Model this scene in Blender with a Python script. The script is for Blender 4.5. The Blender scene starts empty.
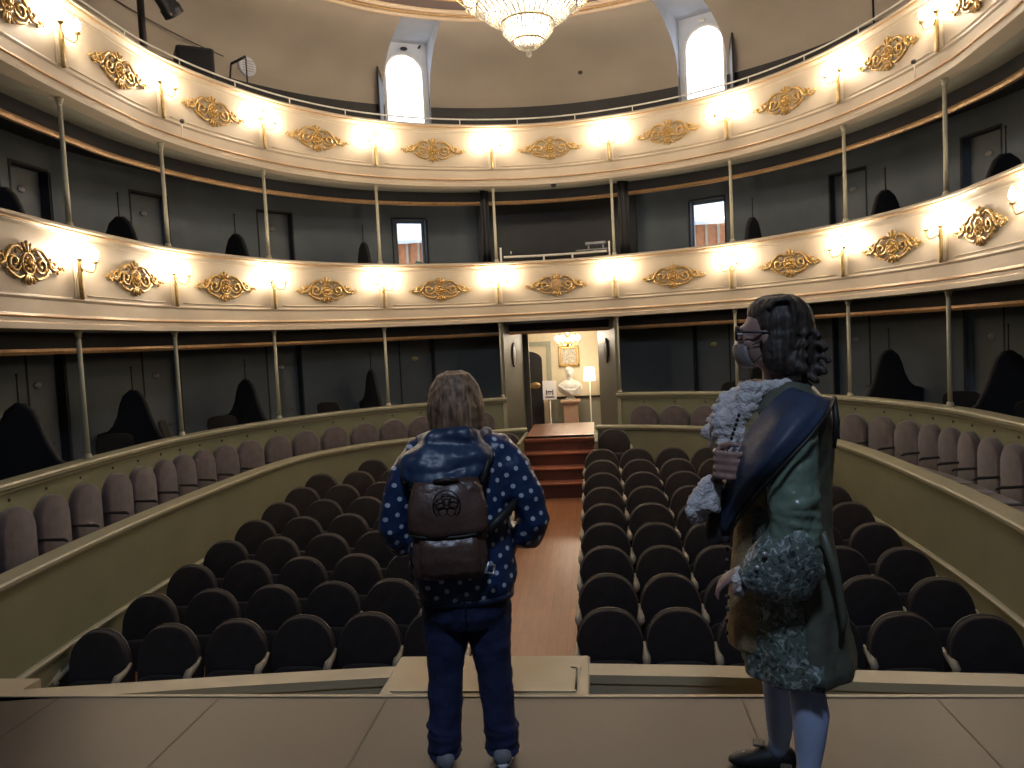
import bpy, math, random
import numpy as np
from mathutils import Vector, Matrix, noise
random.seed(7)
PI=math.pi
sc=bpy.context.scene
col=sc.collection
ORD=['first','second','third','fourth','fifth','sixth','seventh','eighth','ninth','tenth','eleventh','twelfth','thirteenth','fourteenth','fifteenth','sixteenth','seventeenth','eighteenth','nineteenth']

# ------------------------------------------------------------------ materials
M={}
def mat(name,c,rough=.6,metal=0,var=.12,scale=6,bump=.0,bscale=60,emit=None,es=0,sheen=0,spec=.5,coat=0):
    m=bpy.data.materials.new(name); m.use_nodes=True; nt=m.node_tree; N=nt.nodes; L=nt.links
    b=N['Principled BSDF']; b.inputs['Roughness'].default_value=rough; b.inputs['Metallic'].default_value=metal
    b.inputs['Specular IOR Level'].default_value=spec
    if sheen: b.inputs['Sheen Weight'].default_value=sheen
    if coat: b.inputs['Coat Weight'].default_value=coat
    tc=N.new('ShaderNodeTexCoord'); nz=N.new('ShaderNodeTexNoise'); nz.inputs['Scale'].default_value=scale; nz.inputs['Detail'].default_value=4
    L.new(tc.outputs['Object'],nz.inputs['Vector'])
    r=N.new('ShaderNodeMapRange'); r.inputs['To Min'].default_value=1-var; r.inputs['To Max'].default_value=1+var
    r.inputs['From Min'].default_value=.3; r.inputs['From Max'].default_value=.7
    L.new(nz.outputs['Fac'],r.inputs['Value'])
    mx=N.new('ShaderNodeVectorMath'); mx.operation='SCALE'; mx.inputs[0].default_value=c; L.new(r.outputs['Result'],mx.inputs['Scale'])
    L.new(mx.outputs['Vector'],b.inputs['Base Color'])
    if bump:
        n2=N.new('ShaderNodeTexNoise'); n2.inputs['Scale'].default_value=bscale; n2.inputs['Detail'].default_value=3
        L.new(tc.outputs['Object'],n2.inputs['Vector'])
        bp=N.new('ShaderNodeBump'); bp.inputs['Strength'].default_value=bump; bp.inputs['Distance'].default_value=.01
        L.new(n2.outputs['Fac'],bp.inputs['Height']); L.new(bp.outputs['Normal'],b.inputs['Normal'])
    if emit: b.inputs['Emission Color'].default_value=(*emit,1); b.inputs['Emission Strength'].default_value=es
    M[name]=m; return m
mat('cream',(.41,.345,.26),.5,var=.05,scale=3,bump=.05,bscale=20)
mat('cream_trim',(.50,.42,.31),.42,var=.05)
mat('gold_line',(.44,.27,.13),.36,.4,var=.15,scale=20)
mat('gold',(.50,.32,.11),.38,.6,var=.35,scale=30,bump=.3,bscale=90)
mat('brass',(.42,.30,.13),.3,.9,var=.2,scale=20)
mat('olive',(.185,.187,.112),.62,var=.07,scale=2,bump=.05,bscale=15)
mat('olive_cap',(.31,.295,.205),.42,var=.06)
mat('grey_green',(.11,.108,.085),.55,var=.06)
mat('post_paint',(.40,.38,.28),.45,var=.06)
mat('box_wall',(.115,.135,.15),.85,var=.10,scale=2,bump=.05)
mat('box_door',(.13,.148,.16),.75,var=.08,scale=3)
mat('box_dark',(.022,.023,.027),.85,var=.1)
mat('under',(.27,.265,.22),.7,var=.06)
mat('partition',(.016,.015,.017),.8,var=.15)
mat('chair_dark',(.03,.026,.024),.6,var=.2)
mat('plate_grey',(.26,.26,.25),.4,var=.1)
mat('plate_gold',(.5,.42,.16),.4,.4,var=.1)
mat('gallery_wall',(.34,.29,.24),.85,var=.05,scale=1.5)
mat('niche',(.58,.61,.68),.8,var=.04)
mat('ceiling_paint',(.13,.098,.095),.8,var=.12,scale=1.2)
mat('ceiling_trim',(.50,.38,.27),.5,var=.05)
mat('black',(.012,.012,.013),.55,var=.2)
mat('black_metal',(.015,.015,.017),.4,.3,var=.2)
mat('white_paint',(.72,.69,.62),.4,var=.04)
mat('seat_fabric',(.017,.013,.0135),.93,var=.18,scale=14,bump=.35,bscale=220,sheen=.08)
mat('seat_shell',(.045,.037,.033),.5,var=.12)
mat('seat_cast',(.42,.38,.29),.42,.1,var=.1)
mat('mauve',(.088,.068,.073),.95,var=.28,scale=9,bump=.4,bscale=160,sheen=.35)
mat('dark_wood',(.035,.022,.018),.4,var=.2)
mat('stage_lino',(.041,.026,.024),.42,var=.10,scale=1.3,bump=.04,bscale=60)
mat('seam',(.04,.026,.02),.6)
mat('rim_paint',(.44,.37,.24),.45,var=.08,scale=3)
mat('lobby_wall',(.66,.58,.42),.7,var=.04)
mat('lobby_panel',(.30,.31,.24),.6,var=.05)
mat('marble',(.62,.60,.56),.35,var=.18,scale=9)
mat('stone',(.50,.33,.22),.5,var=.08)
mat('shade',(.9,.85,.7),.6,emit=(1,.82,.55),es=5)
mat('bulb',(1,.9,.7),.3,emit=(1,.83,.62),es=205)
mat('bulb_hall',(1,.9,.7),.3,emit=(1,.84,.64),es=120)
mat('bulb_big',(1,.9,.7),.3,emit=(1,.84,.64),es=300)
mat('skin',(.42,.24,.17),.5,var=.06,scale=20)
mat('skin_man',(.30,.19,.16),.5,var=.06,scale=20)
mat('jeans',(.014,.022,.075),.85,var=.25,scale=12,bump=.5,bscale=300)
mat('jacket_plain',(.013,.026,.065),.38,var=.2,scale=8,bump=.3,bscale=25)
mat('hood_cloth',(.024,.048,.10),.42,var=.2,scale=6,bump=.25,bscale=18)
mat('leather',(.085,.047,.036),.36,var=.3,scale=9,bump=.22,bscale=40)
mat('leather_dark',(.03,.017,.013),.45,var=.3,scale=9,bump=.5,bscale=70)
mat('shoe_grey',(.22,.22,.24),.6,var=.15,scale=20)
mat('sole_white',(.65,.65,.66),.5)
mat('wig',(.028,.020,.016),.45,var=.4,scale=20)
mat('satin_green',(.15,.205,.155),.30,var=.15,scale=5,bump=.4,bscale=14)
mat('coat_plain',(.10,.105,.078),.45,var=.12,scale=5,bump=.3,bscale=20)
mat('sash',(.026,.040,.078),.55,var=.35,scale=7,bump=.9,bscale=11)
mat('sash_lining',(.035,.033,.034),.5,var=.25)
mat('lace',(.62,.58,.58),.8,var=.2,scale=40,bump=1.,bscale=120)
mat('stocking',(.42,.50,.72),.7,var=.05)
mat('breeches',(.035,.03,.034),.7,var=.1)
mat('vest',(.30,.23,.12),.5,var=.25,scale=25,bump=.4,bscale=80)
mat('mask_grey',(.16,.14,.14),.5,var=.1)
mat('silver',(.55,.55,.55),.35,.7,var=.2)
mat('orange_brick',(.55,.22,.10),.8,var=.15)
mat('roof_pale',(.55,.58,.62),.7,var=.08)
mat('leaves',(.045,.07,.03),.9,var=.5,scale=12)
mat('picture_paint',(.45,.42,.34),.6,var=.5,scale=30)
mat('paper',(.8,.8,.78),.7,var=.02)
mat('ink',(.12,.08,.12),.7)
mat('sheer',(.32,.30,.29),.8,var=.1)

def wood(name,c1,c2,plank=.09,rough=.35):
    m=bpy.data.materials.new(name); m.use_nodes=True; nt=m.node_tree; N=nt.nodes; L=nt.links; b=N['Principled BSDF']
    tc=N.new('ShaderNodeTexCoord'); br=N.new('ShaderNodeTexBrick'); mp=N.new('ShaderNodeMapping')
    mp.inputs['Rotation'].default_value=(0,0,PI/2)
    L.new(tc.outputs['Object'],mp.inputs['Vector']); L.new(mp.outputs['Vector'],br.inputs['Vector'])
    br.inputs['Scale'].default_value=1; br.inputs['Brick Width'].default_value=1.1; br.inputs['Row Height'].default_value=plank
    br.inputs['Mortar Size'].default_value=.0015; br.inputs['Color1'].default_value=(*c1,1); br.inputs['Color2'].default_value=(*c2,1)
    br.inputs['Mortar'].default_value=(c1[0]*.45,c1[1]*.4,c1[2]*.4,1)
    nz=N.new('ShaderNodeTexNoise'); nz.inputs['Scale'].default_value=6; nz.inputs['Detail'].default_value=5
    m2=N.new('ShaderNodeMapping'); m2.inputs['Scale'].default_value=(6,.6,6); L.new(tc.outputs['Object'],m2.inputs['Vector']); L.new(m2.outputs['Vector'],nz.inputs['Vector'])
    r=N.new('ShaderNodeMapRange'); r.inputs['To Min'].default_value=.72; r.inputs['To Max'].default_value=1.28; L.new(nz.outputs['Fac'],r.inputs['Value'])
    mx=N.new('ShaderNodeVectorMath'); mx.operation='SCALE'; L.new(br.outputs['Color'],mx.inputs[0]); L.new(r.outputs['Result'],mx.inputs['Scale'])
    L.new(mx.outputs['Vector'],b.inputs['Base Color']); b.inputs['Roughness'].default_value=rough
    M[name]=m; return m
wood('floor_wood',(.36,.155,.07),(.30,.125,.055))
wood('step_wood',(.30,.10,.05),(.26,.085,.045),.3,.3)
wood('riser_wood',(.10,.028,.016),(.085,.024,.014),.4,.4)

def dots_mat():
    m=bpy.data.materials.new('polka_jacket'); m.use_nodes=True; nt=m.node_tree; N=nt.nodes; L=nt.links; b=N['Principled BSDF']
    tc=N.new('ShaderNodeTexCoord'); mp=N.new('ShaderNodeMapping'); mp.inputs['Scale'].default_value=(1,0.35,1); mp.inputs['Rotation'].default_value=(0,.5,0)
    L.new(tc.outputs['Object'],mp.inputs['Vector'])
    sx=N.new('ShaderNodeSeparateXYZ'); L.new(mp.outputs['Vector'],sx.inputs[0])
    ad=N.new('ShaderNodeMath'); ad.operation='ADD'; L.new(sx.outputs['X'],ad.inputs[0]); L.new(sx.outputs['Y'],ad.inputs[1])
    cb=N.new('ShaderNodeCombineXYZ'); L.new(ad.outputs[0],cb.inputs['X']); L.new(sx.outputs['Z'],cb.inputs['Y'])
    vo=N.new('ShaderNodeTexVoronoi'); vo.voronoi_dimensions='2D'; vo.inputs['Scale'].default_value=20; vo.inputs['Randomness'].default_value=.28
    L.new(cb.outputs[0],vo.inputs['Vector'])
    cr=N.new('ShaderNodeValToRGB'); cr.color_ramp.elements[0].position=.165; cr.color_ramp.elements[0].color=(.5,.56,.66,1)
    cr.color_ramp.elements[1].position=.20; cr.color_ramp.elements[1].color=(.016,.036,.10,1)
    L.new(vo.outputs['Distance'],cr.inputs['Fac']); L.new(cr.outputs['Color'],b.inputs['Base Color'])
    nz=N.new('ShaderNodeTexNoise'); nz.inputs['Scale'].default_value=14; bp=N.new('ShaderNodeBump'); bp.inputs['Strength'].default_value=.35; bp.inputs['Distance'].default_value=.02
    L.new(tc.outputs['Object'],nz.inputs['Vector']); L.new(nz.outputs['Fac'],bp.inputs['Height']); L.new(bp.outputs['Normal'],b.inputs['Normal'])
    b.inputs['Roughness'].default_value=.36; M['polka']=m
dots_mat()
def brocade(name,base,light,dark,scale=16):
    m=bpy.data.materials.new(name); m.use_nodes=True; nt=m.node_tree; N=nt.nodes; L=nt.links; b=N['Principled BSDF']
    tc=N.new('ShaderNodeTexCoord'); nz=N.new('ShaderNodeTexNoise'); nz.inputs['Scale'].default_value=scale; nz.inputs['Detail'].default_value=4; nz.inputs['Distortion'].default_value=1.4
    L.new(tc.outputs['Object'],nz.inputs['Vector'])
    cr=N.new('ShaderNodeValToRGB'); e=cr.color_ramp.elements
    e[0].position=.36; e[0].color=(*dark,1); e[1].position=.62; e[1].color=(*light,1)
    for p,c in ((.42,base),(.55,base)):
        k=e.new(p); k.color=(*c,1)
    L.new(nz.outputs['Fac'],cr.inputs['Fac']); L.new(cr.outputs['Color'],b.inputs['Base Color'])
    bp=N.new('ShaderNodeBump'); bp.inputs['Strength'].default_value=.8; bp.inputs['Distance'].default_value=.006
    L.new(nz.outputs['Fac'],bp.inputs['Height']); L.new(bp.outputs['Normal'],b.inputs['Normal']); b.inputs['Roughness'].default_value=.38; M[name]=m
brocade('brocade',(.11,.14,.115),(.34,.38,.35),(.03,.04,.04),36)
brocade('brocade_dense',(.13,.165,.145),(.42,.47,.46),(.03,.04,.05),42)
def hairmat(name,c1,c2):
    m=bpy.data.materials.new(name); m.use_nodes=True; nt=m.node_tree; N=nt.nodes; L=nt.links; b=N['Principled BSDF']
    tc=N.new('ShaderNodeTexCoord'); mp=N.new('ShaderNodeMapping'); mp.inputs['Scale'].default_value=(60,60,5); L.new(tc.outputs['Object'],mp.inputs['Vector'])
    nz=N.new('ShaderNodeTexNoise'); nz.inputs['Scale'].default_value=1; nz.inputs['Detail'].default_value=4; L.new(mp.outputs['Vector'],nz.inputs['Vector'])
    cr=N.new('ShaderNodeValToRGB'); cr.color_ramp.elements[0].position=.35; cr.color_ramp.elements[0].color=(*c1,1); cr.color_ramp.elements[1].position=.7; cr.color_ramp.elements[1].color=(*c2,1)
    L.new(nz.outputs['Fac'],cr.inputs['Fac']); L.new(cr.outputs['Color'],b.inputs['Base Color'])
    bp=N.new('ShaderNodeBump'); bp.inputs['Strength'].default_value=.8; bp.inputs['Distance'].default_value=.01
    L.new(nz.outputs['Fac'],bp.inputs['Height']); L.new(bp.outputs['Normal'],b.inputs['Normal']); b.inputs['Roughness'].default_value=.58; M[name]=m
hairmat('hair',(.085,.045,.026),(.36,.215,.12)); hairmat('wig_hair',(.016,.012,.010),(.06,.042,.032))
def glassmat(name,mixf,tint=(1,1,1)):
    m=bpy.data.materials.new(name); m.use_nodes=True; nt=m.node_tree; N=nt.nodes; L=nt.links
    for n in list(N): N.remove(n)
    o=N.new('ShaderNodeOutputMaterial'); mx=N.new('ShaderNodeMixShader'); t=N.new('ShaderNodeBsdfTransparent'); g=N.new('ShaderNodeBsdfGlossy')
    t.inputs['Color'].default_value=(*tint,1); g.inputs['Roughness'].default_value=.08; mx.inputs[0].default_value=mixf
    L.new(t.outputs[0],mx.inputs[1]); L.new(g.outputs[0],mx.inputs[2]); L.new(mx.outputs[0],o.inputs['Surface']); M[name]=m
glassmat('pane',.06,(.95,.97,1))
def crystalmat():
    m=bpy.data.materials.new('crystal'); m.use_nodes=True; nt=m.node_tree; N=nt.nodes; L=nt.links
    for n in list(N): N.remove(n)
    o=N.new('ShaderNodeOutputMaterial'); mx=N.new('ShaderNodeMixShader'); t=N.new('ShaderNodeBsdfTranslucent'); g=N.new('ShaderNodeBsdfGlossy')
    a=N.new('ShaderNodeBsdfDiffuse'); m2=N.new('ShaderNodeMixShader')
    for x in (t,a): x.inputs['Color'].default_value=(.95,.93,.88,1)
    g.inputs['Roughness'].default_value=.1
    L.new(t.outputs[0],m2.inputs[1]); L.new(a.outputs[0],m2.inputs[2]); L.new(m2.outputs[0],mx.inputs[1]); L.new(g.outputs[0],mx.inputs[2]); mx.inputs[0].default_value=.25
    L.new(mx.outputs[0],o.inputs['Surface']); M['crystal']=m
crystalmat()

# ------------------------------------------------------------------ mesh builder
class MB:
    def __init__(s): s.v=[]; s.f=[]; s.sm=[]
    def add(s,vs,fs,smooth=True):
        o=len(s.v); s.v+= [tuple(map(float,p)) for p in vs]; s.f+=[tuple(i+o for i in f) for f in fs]; s.sm+=[smooth]*len(fs); return s
    def box(s,c,d,rot=0,tilt=0):
        R=Matrix.Rotation(rot,3,'Z')@Matrix.Rotation(tilt,3,'X'); vs=[]
        for x in(-.5,.5):
            for y in(-.5,.5):
                for z in(-.5,.5): vs.append(Vector(c)+R@Vector((x*d[0],y*d[1],z*d[2])))
        return s.add(vs,[(0,1,3,2),(4,6,7,5),(0,4,5,1),(2,3,7,6),(0,2,6,4),(1,5,7,3)],False)
    def bbox(s,c,d,b=.01,rot=0,tilt=0):   # chamfered box
        R=Matrix.Rotation(rot,3,'Z')@Matrix.Rotation(tilt,3,'X'); X,Y,Z=[q/2 for q in d]; b=min(b,X*.9,Y*.9,Z*.9)
        rings=[]
        for z,i in((-Z,b),(-Z+b,0),(Z-b,0),(Z,b)):
            x,y=X-i,Y-i; r=[(x,-y+b),(x,y-b),(x-b,y),(-x+b,y),(-x,y-b),(-x,-y+b),(-x+b,-y),(x-b,-y)]
            rings.append([Vector(c)+R@Vector((p[0],p[1],z)) for p in r])
        return s.loft(rings,smooth=False)
    def loft(s,rings,closed=True,caps=True,smooth=True):
        n=len(rings[0]); vs=[p for r in rings for p in r]; fs=[]
        for i in range(len(rings)-1):
            for j in range(n if closed else n-1):
                k=(j+1)%n; fs.append((i*n+j,i*n+k,(i+1)*n+k,(i+1)*n+j))
        if caps and closed: fs.append(tuple(reversed(range(n)))); fs.append(tuple((len(rings)-1)*n+j for j in range(n)))
        return s.add(vs,fs,smooth)
    def tube(s,pts,r,n=8,closed=False,sq=None):
        pts=[Vector(p) for p in pts]; m=len(pts); rs=r if isinstance(r,(list,tuple)) else [r]*m; rings=[]; prev=None
        for i,p in enumerate(pts):
            if closed: t=(pts[(i+1)%m]-pts[i-1])
            else: t=(pts[min(i+1,m-1)]-pts[max(i-1,0)])
            t.normalize()
            if prev is None:
                a=Vector((0,0,1)) if abs(t.z)<.9 else Vector((1,0,0)); u=t.cross(a).normalized()
            else: u=(prev-t*prev.dot(t)).normalized()
            prev=u; w=t.cross(u); rings.append([p+(u*math.cos(2*PI*k/n)+w*math.sin(2*PI*k/n))*rs[i] for k in range(n)])
        if closed: rings.append(rings[0]); return s.loft(rings,caps=False)
        return s.loft(rings)
    def lathe(s,prof,c=(0,0,0),n=16,ax=None):
        rings=[[Vector(c)+Vector((r*math.cos(2*PI*k/n),r*math.sin(2*PI*k/n),z)) for k in range(n)] for r,z in prof]
        return s.loft(rings)
    def ell(s,c,r,nu=14,nv=9,rot=None):
        rings=[]
        for i in range(nv+1):
            t=PI*(i+.02)/(nv+.04); rr=math.sin(t); z=-math.cos(t)
            ring=[]
            for k in range(nu):
                a=2*PI*k/nu; p=Vector((rr*math.cos(a)*r[0],rr*math.sin(a)*r[1],z*r[2]))
                if rot: p=rot@p
                ring.append(Vector(c)+p)
            rings.append(ring)
        return s.loft(rings)
    def prism(s,poly,y0,y1,fn=None,smooth=False):   # poly in (x,z), extruded along y
        fn=fn or (lambda x,y,z:(x,y,z)); n=len(poly)
        return s.loft([[fn(x,y0,z) for x,z in poly],[fn(x,y1,z) for x,z in poly]],smooth=smooth)
    def pad(s,poly,y0,y1,bev,fn=None):  # rounded pad: front (y0) inset
        fn=fn or (lambda x,y,z:(x,y,z)); cx=sum(p[0] for p in poly)/len(poly); cz=sum(p[1] for p in poly)/len(poly)
        def inset(k): return [(cx+(x-cx)*k,cz+(z-cz)*k) for x,z in poly]
        d=y1-y0; rings=[]
        for k,y in((1-bev*1.6,y0),(1-bev*.6,y0+d*.12),(1,y0+d*.45),(1,y1)): rings.append([fn(x,y,z) for x,z in inset(k)])
        return s.loft(rings)
    def mesh(s,name):
        me=bpy.data.meshes.new(name); me.from_pydata(s.v,[],s.f); me.update()
        me.polygons.foreach_set('use_smooth',s.sm); 
        import bmesh
        b=bmesh.new(); b.from_mesh(me); bmesh.ops.recalc_face_normals(b,faces=b.faces); b.to_mesh(me); b.free(); return me
    def build(s,name,m,parent=None,**k):
        me=s.mesh(name); me.materials.append(M[m]); o=bpy.data.objects.new(name,me); col.objects.link(o)
        if parent: o.parent=parent
        tag(o,**k); return o
def tag(o,label=None,cat=None,group=None,kind=None):
    if label: o['label']=label
    if cat: o['category']=cat
    if group: o['group']=group
    if kind: o['kind']=kind
    return o
def empty(name,loc=(0,0,0),rz=0,label=None,cat=None,group=None):
    o=bpy.data.objects.new(name,None); col.objects.link(o); o.location=loc; o.rotation_euler=(0,0,rz); o.empty_display_size=.1
    return tag(o,label,cat,group)
def copy_tree(o,parent=None):
    c=o.copy(); col.objects.link(c)
    if parent: c.parent=parent
    for ch in list(KIDS.get(o.name,[])): copy_tree(ch,c)
    return c
KIDS={}
def freeze(root):
    def rec(o):
        KIDS[o.name]=[x for x in col.objects if x.parent==o]
        for x in KIDS[o.name]: rec(x)
    rec(root)
def organic(mb,name,m,parent,voxel=.012,smooth=6,disp=0,dscale=.1,k={}):
    o=mb.build(name,m,parent,**k)
    r=o.modifiers.new('r','REMESH'); r.mode='VOXEL'; r.voxel_size=voxel; r.use_smooth_shade=True
    sm=o.modifiers.new('s','SMOOTH'); sm.iterations=smooth; sm.factor=.5
    if disp:
        t=bpy.data.textures.new(name,'CLOUDS'); t.noise_scale=dscale; t.noise_depth=2
        d=o.modifiers.new('d','DISPLACE'); d.texture=t; d.strength=disp; d.mid_level=.5; d.texture_coords='LOCAL'
    dg=bpy.context.evaluated_depsgraph_get(); me=bpy.data.meshes.new_from_object(o.evaluated_get(dg)); me.name=name
    o.modifiers.clear(); o.data=me; me.polygons.foreach_set('use_smooth',[True]*len(me.polygons))
    if not me.materials: me.materials.append(M[m])
    return o
def arch(w,h,z0=0,n=12,e=2.3,rise=None):
    """rounded-top outline, width w, from z0 to z0+h"""
    rise=rise or w/2; pts=[(-w/2,z0),(w/2,z0)]
    for i in range(n+1):
        a=PI*i/n; c,s_=math.cos(a),math.sin(a)
        pts.append((w/2*math.copysign(abs(c)**(2/e),c),z0+h-rise+rise*abs(s_)**(2/e)))
    return pts

# ------------------------------------------------------------------ horseshoe curves
Hh=[(0,13.8),(1.15,13.62),(2.2,13.2),(3.15,12.5),(3.9,11.5),(4.4,10.3),(4.63,9.2),(4.64,8.3),(4.6,7.4),(4.5,6.4),(4.38,5.3),(4.22,4.3),(4.05,3.4)]
W1=[(0,13.2),(1.1,13.0),(2.1,12.5),(3.0,11.75),(3.55,10.75),(3.72,9.7),(3.75,8.7),(3.75,7.8),(3.73,6.9),(3.66,5.9),(3.56,5),(3.45,4.2),(3.33,3.5)]
class Curve:
    def __init__(s,pts,n=40):
        P=np.array([(-x,y) for x,y in reversed(pts[1:])]+list(pts),float); out=[]
        for i in range(len(P)-1):
            p0=P[max(i-1,0)];p1=P[i];p2=P[i+1];p3=P[min(i+2,len(P)-1)]
            for k in range(n):
                t=k/n; out.append(.5*((2*p1)+(-p0+p2)*t+(2*p0-5*p1+4*p2-p3)*t*t+(-p0+3*p1-3*p2+p3)*t**3))
        out.append(P[-1]); s.Q=np.array(out); d=np.concatenate([[0],np.cumsum(np.linalg.norm(np.diff(s.Q,axis=0),axis=1))]); s.s=d-d[-1]/2; s.L=d[-1]/2
        T=np.gradient(s.Q,axis=0); T/=np.linalg.norm(T,axis=1)[:,None]; s.N=np.stack([-T[:,1],T[:,0]],1)
    def at(s,a,off=0,z=0):
        x=np.interp(a,s.s,s.Q[:,0]); y=np.interp(a,s.s,s.Q[:,1]); nx=np.interp(a,s.s,s.N[:,0]); ny=np.interp(a,s.s,s.N[:,1]); l=math.hypot(nx,ny)
        return (x+nx/l*off,y+ny/l*off,z)
    def ang(s,a):   # rotation so that local +y points outward
        nx=np.interp(a,s.s,s.N[:,0]); ny=np.interp(a,s.s,s.N[:,1]); return math.atan2(-nx,ny)
CH=Curve(Hh); C1=Curve(W1)
def sweep(mb,C,prof,a0,a1,step=.13,smooth=True,closed=True):
    n=max(2,int(abs(a1-a0)/step)+1); rings=[]
    for i in range(n+1):
        a=a0+(a1-a0)*i/n; rings.append([C.at(a,o,z) for o,z in prof])
    # keep hard profile edges: each profile segment its own strip
    m=len(prof)
    for j in range(m if closed else m-1):
        k=(j+1)%m; mb.loft([[r[j],r[k]] for r in rings],closed=False,caps=False,smooth=smooth)
    if closed:
        mb.add(rings[0],[tuple(range(m))],False); mb.add(rings[-1],[tuple(range(m))],False)
    return mb
def rect(o0,o1,z0,z1): return [(o0,z0),(o1,z0),(o1,z1),(o0,z1)]
def side(a): return 'left' if a<0 else 'right'

ST=dict(kind='structure')
LMAX=CH.L-.05
# ---- floors
FZ=lambda y:-1.19+(y-5.6)*.08
mb=MB(); mb.add([(-4.2,3.5,FZ(3.5)),(4.2,3.5,FZ(3.5)),(4.2,13.6,FZ(13.6)),(-4.2,13.6,FZ(13.6)),(-4.2,3.5,-1.6),(4.2,3.5,-1.6),(4.2,13.6,-1.6),(-4.2,13.6,-1.6)],
 [(0,1,2,3),(4,7,6,5),(0,4,5,1),(2,6,7,3),(1,5,6,2),(0,3,7,4)],False); mb.build('floor','floor_wood',**ST)
mb=MB(); mb.box((0,0,-.35),(12.6,7.2,.7)); mb.build('floor_stage','stage_lino',**ST)
mb=MB(); mb.box((0,3.61,-.04),(8.4,.025,.09)); mb.build('trim_1','rim_paint',**ST)
for i,x in enumerate((-1.285,-.43,1.245,2.1,-2.14)):
    mb=MB(); mb.box((x,2.0,.0006),(.008,3.18,.0012)); mb.build('trim_%d'%(20+i),'seam',**ST)
mb=MB(); mb.box((.35,1.35,.0006),(7,.006,.0012)); mb.build('trim_30','seam',**ST)
# ---- orchestra rim (curved ledge in front of the stage)
RIM=[(-2.95,3.50),(-2.45,3.56),(-1.9,3.64),(-1.23,3.74),(-.53,3.83),(0,3.86),(.55,3.86),(1.2,3.83),(1.85,3.77),(2.55,3.72),(3.3,3.66)]
mb=MB(); prof=[(-.0,-.12),(.10,-.12),(.10,-.05),(.125,-.035),(.125,-.0),(-.012,-.0),(-.012,-.045),(0,-.05)]
rings=[]
for x,y in RIM: rings.append([(x,y+o,z) for o,z in prof])
for j in range(len(prof)):
    k=(j+1)%len(prof); mb.loft([[r[j],r[k]] for r in rings],closed=False,caps=False)
mb.build('trim_2','rim_paint',**ST)
mb=MB()
mb.loft([[(x,y+.015,-1.3),(x,y+.085,-1.3),(x,y+.085,-.11),(x,y+.015,-.11)] for x,y in RIM],smooth=False); mb.build('wall_pit','dark_wood',**ST)  # pit wall coloured dark to stand in for the shade in the gap
mb=MB(); mb.box((0,3.66,-.5),(6,.5,.04)); mb.build('floor_pit','black',**ST)
mb=MB(); mb.box((-3.0,3.72,-.03),(1.15,.22,.05),.0); mb.build('trim_31','rim_paint',**ST)
# bridge over the pit
br=empty('stage_bridge_cover',(.03,3.61,0),0,'cream wooden cover panel bridging stage edge and stalls rim at the aisle','cover')
mb=MB(); mb.bbox((0,.235,-.02),(1.03,.47,.05),.008); mb.box((0,.45,-.4),(1.0,.03,.75)); mb.build('panel','rim_paint',br)
mb=MB(); mb.add([(-.46,.03,.006),(.45,.03,.006),(.47,.31,.006),(-.36,.31,.006),(-.46,.03,.012),(.45,.03,.012),(.47,.31,.012),(-.36,.31,.012)],[(0,1,2,3),(4,7,6,5),(0,4,5,1),(1,5,6,2),(2,6,7,3),(3,7,4,0)],False); mb.build('hatch','rim_paint',br)
mb=MB(); mb.tube([(.45,.05,.012),(.45,.29,.012)],.005,6); mb.tube([(.45,.29,.012),(.42,.30,.012)],.005,6); mb.build('hatch_edge','dark_wood',br)

# ---- W1 low wall
aW=.0
for i in range(len(C1.s)):
    if C1.Q[i,0]>.56: aW=C1.s[i]; break
L1=C1.L-.02
for sg,nm in((-1,'left'),(1,'right')):
    A0,A1=sorted((sg*aW,sg*L1))
    mb=MB(); sweep(mb,C1,[(0,-1.4),(.09,-1.4),(.09,.13),(0,.13)],A0,A1); mb.build('wall_%s'%nm,'olive',**ST)
    mb=MB(); sweep(mb,C1,[(-.025,.12),(.14,.12),(.155,.14),(.155,.175),(.14,.19),(-.045,.19),(-.06,.178),(-.06,.155),(-.035,.145)],A0,A1); mb.build('trim_%d'%(3 if sg<0 else 4),'olive_cap',**ST)
    mb=MB(); sweep(mb,C1,[(-.035,-.565),(0,-.575),(0,-.525),(-.02,-.53),(-.04,-.545)],A0,A1)
    mb.build('baseboard_%s'%nm,'olive_cap',**ST)
    mb=MB(); sweep(mb,C1,[(.085,-.66),(1.2,-.66),(1.2,-.62),(.085,-.62)],A0,A1); mb.build('floor_ring_%s'%nm,'dark_wood',**ST)
# ---- W2 wall of the ground boxes
for sg,nm in((-1,'left'),(1,'right')):
    A0,A1=sorted((sg*.98,sg*LMAX))
    mb=MB(); sweep(mb,CH,[(0,-.66),(.09,-.66),(.09,.62),(0,.62)],A0,A1); mb.build('wall_box_%s'%nm,'olive',**ST)
    mb=MB(); sweep(mb,CH,[(-.0,.585),(-.03,.60),(-.03,.618),(-.045,.625),(-.06,.64),(-.085,.645),(-.09,.675),(-.075,.69),(.13,.69),(.13,.62),(0,.62)],A0,A1); mb.build('trim_%d'%(5 if sg<0 else 6),'olive_cap',**ST)
    mb=MB(); sweep(mb,CH,rect(.09,1.3,-.14,-.1),A0,A1); mb.build('floor_box_%s'%nm,'dark_wood',**ST)
    # small end pilaster by the entrance
    for (a,n_) in ((sg*1.02,7 if sg<0 else 8),):
        p=CH.at(a,-.0); mb=MB(); mb.bbox((p[0],p[1],.0),(.07,.05,1.25),.006,CH.ang(a)); mb.build('trim_%d'%n_,'olive_cap',**ST)
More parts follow.
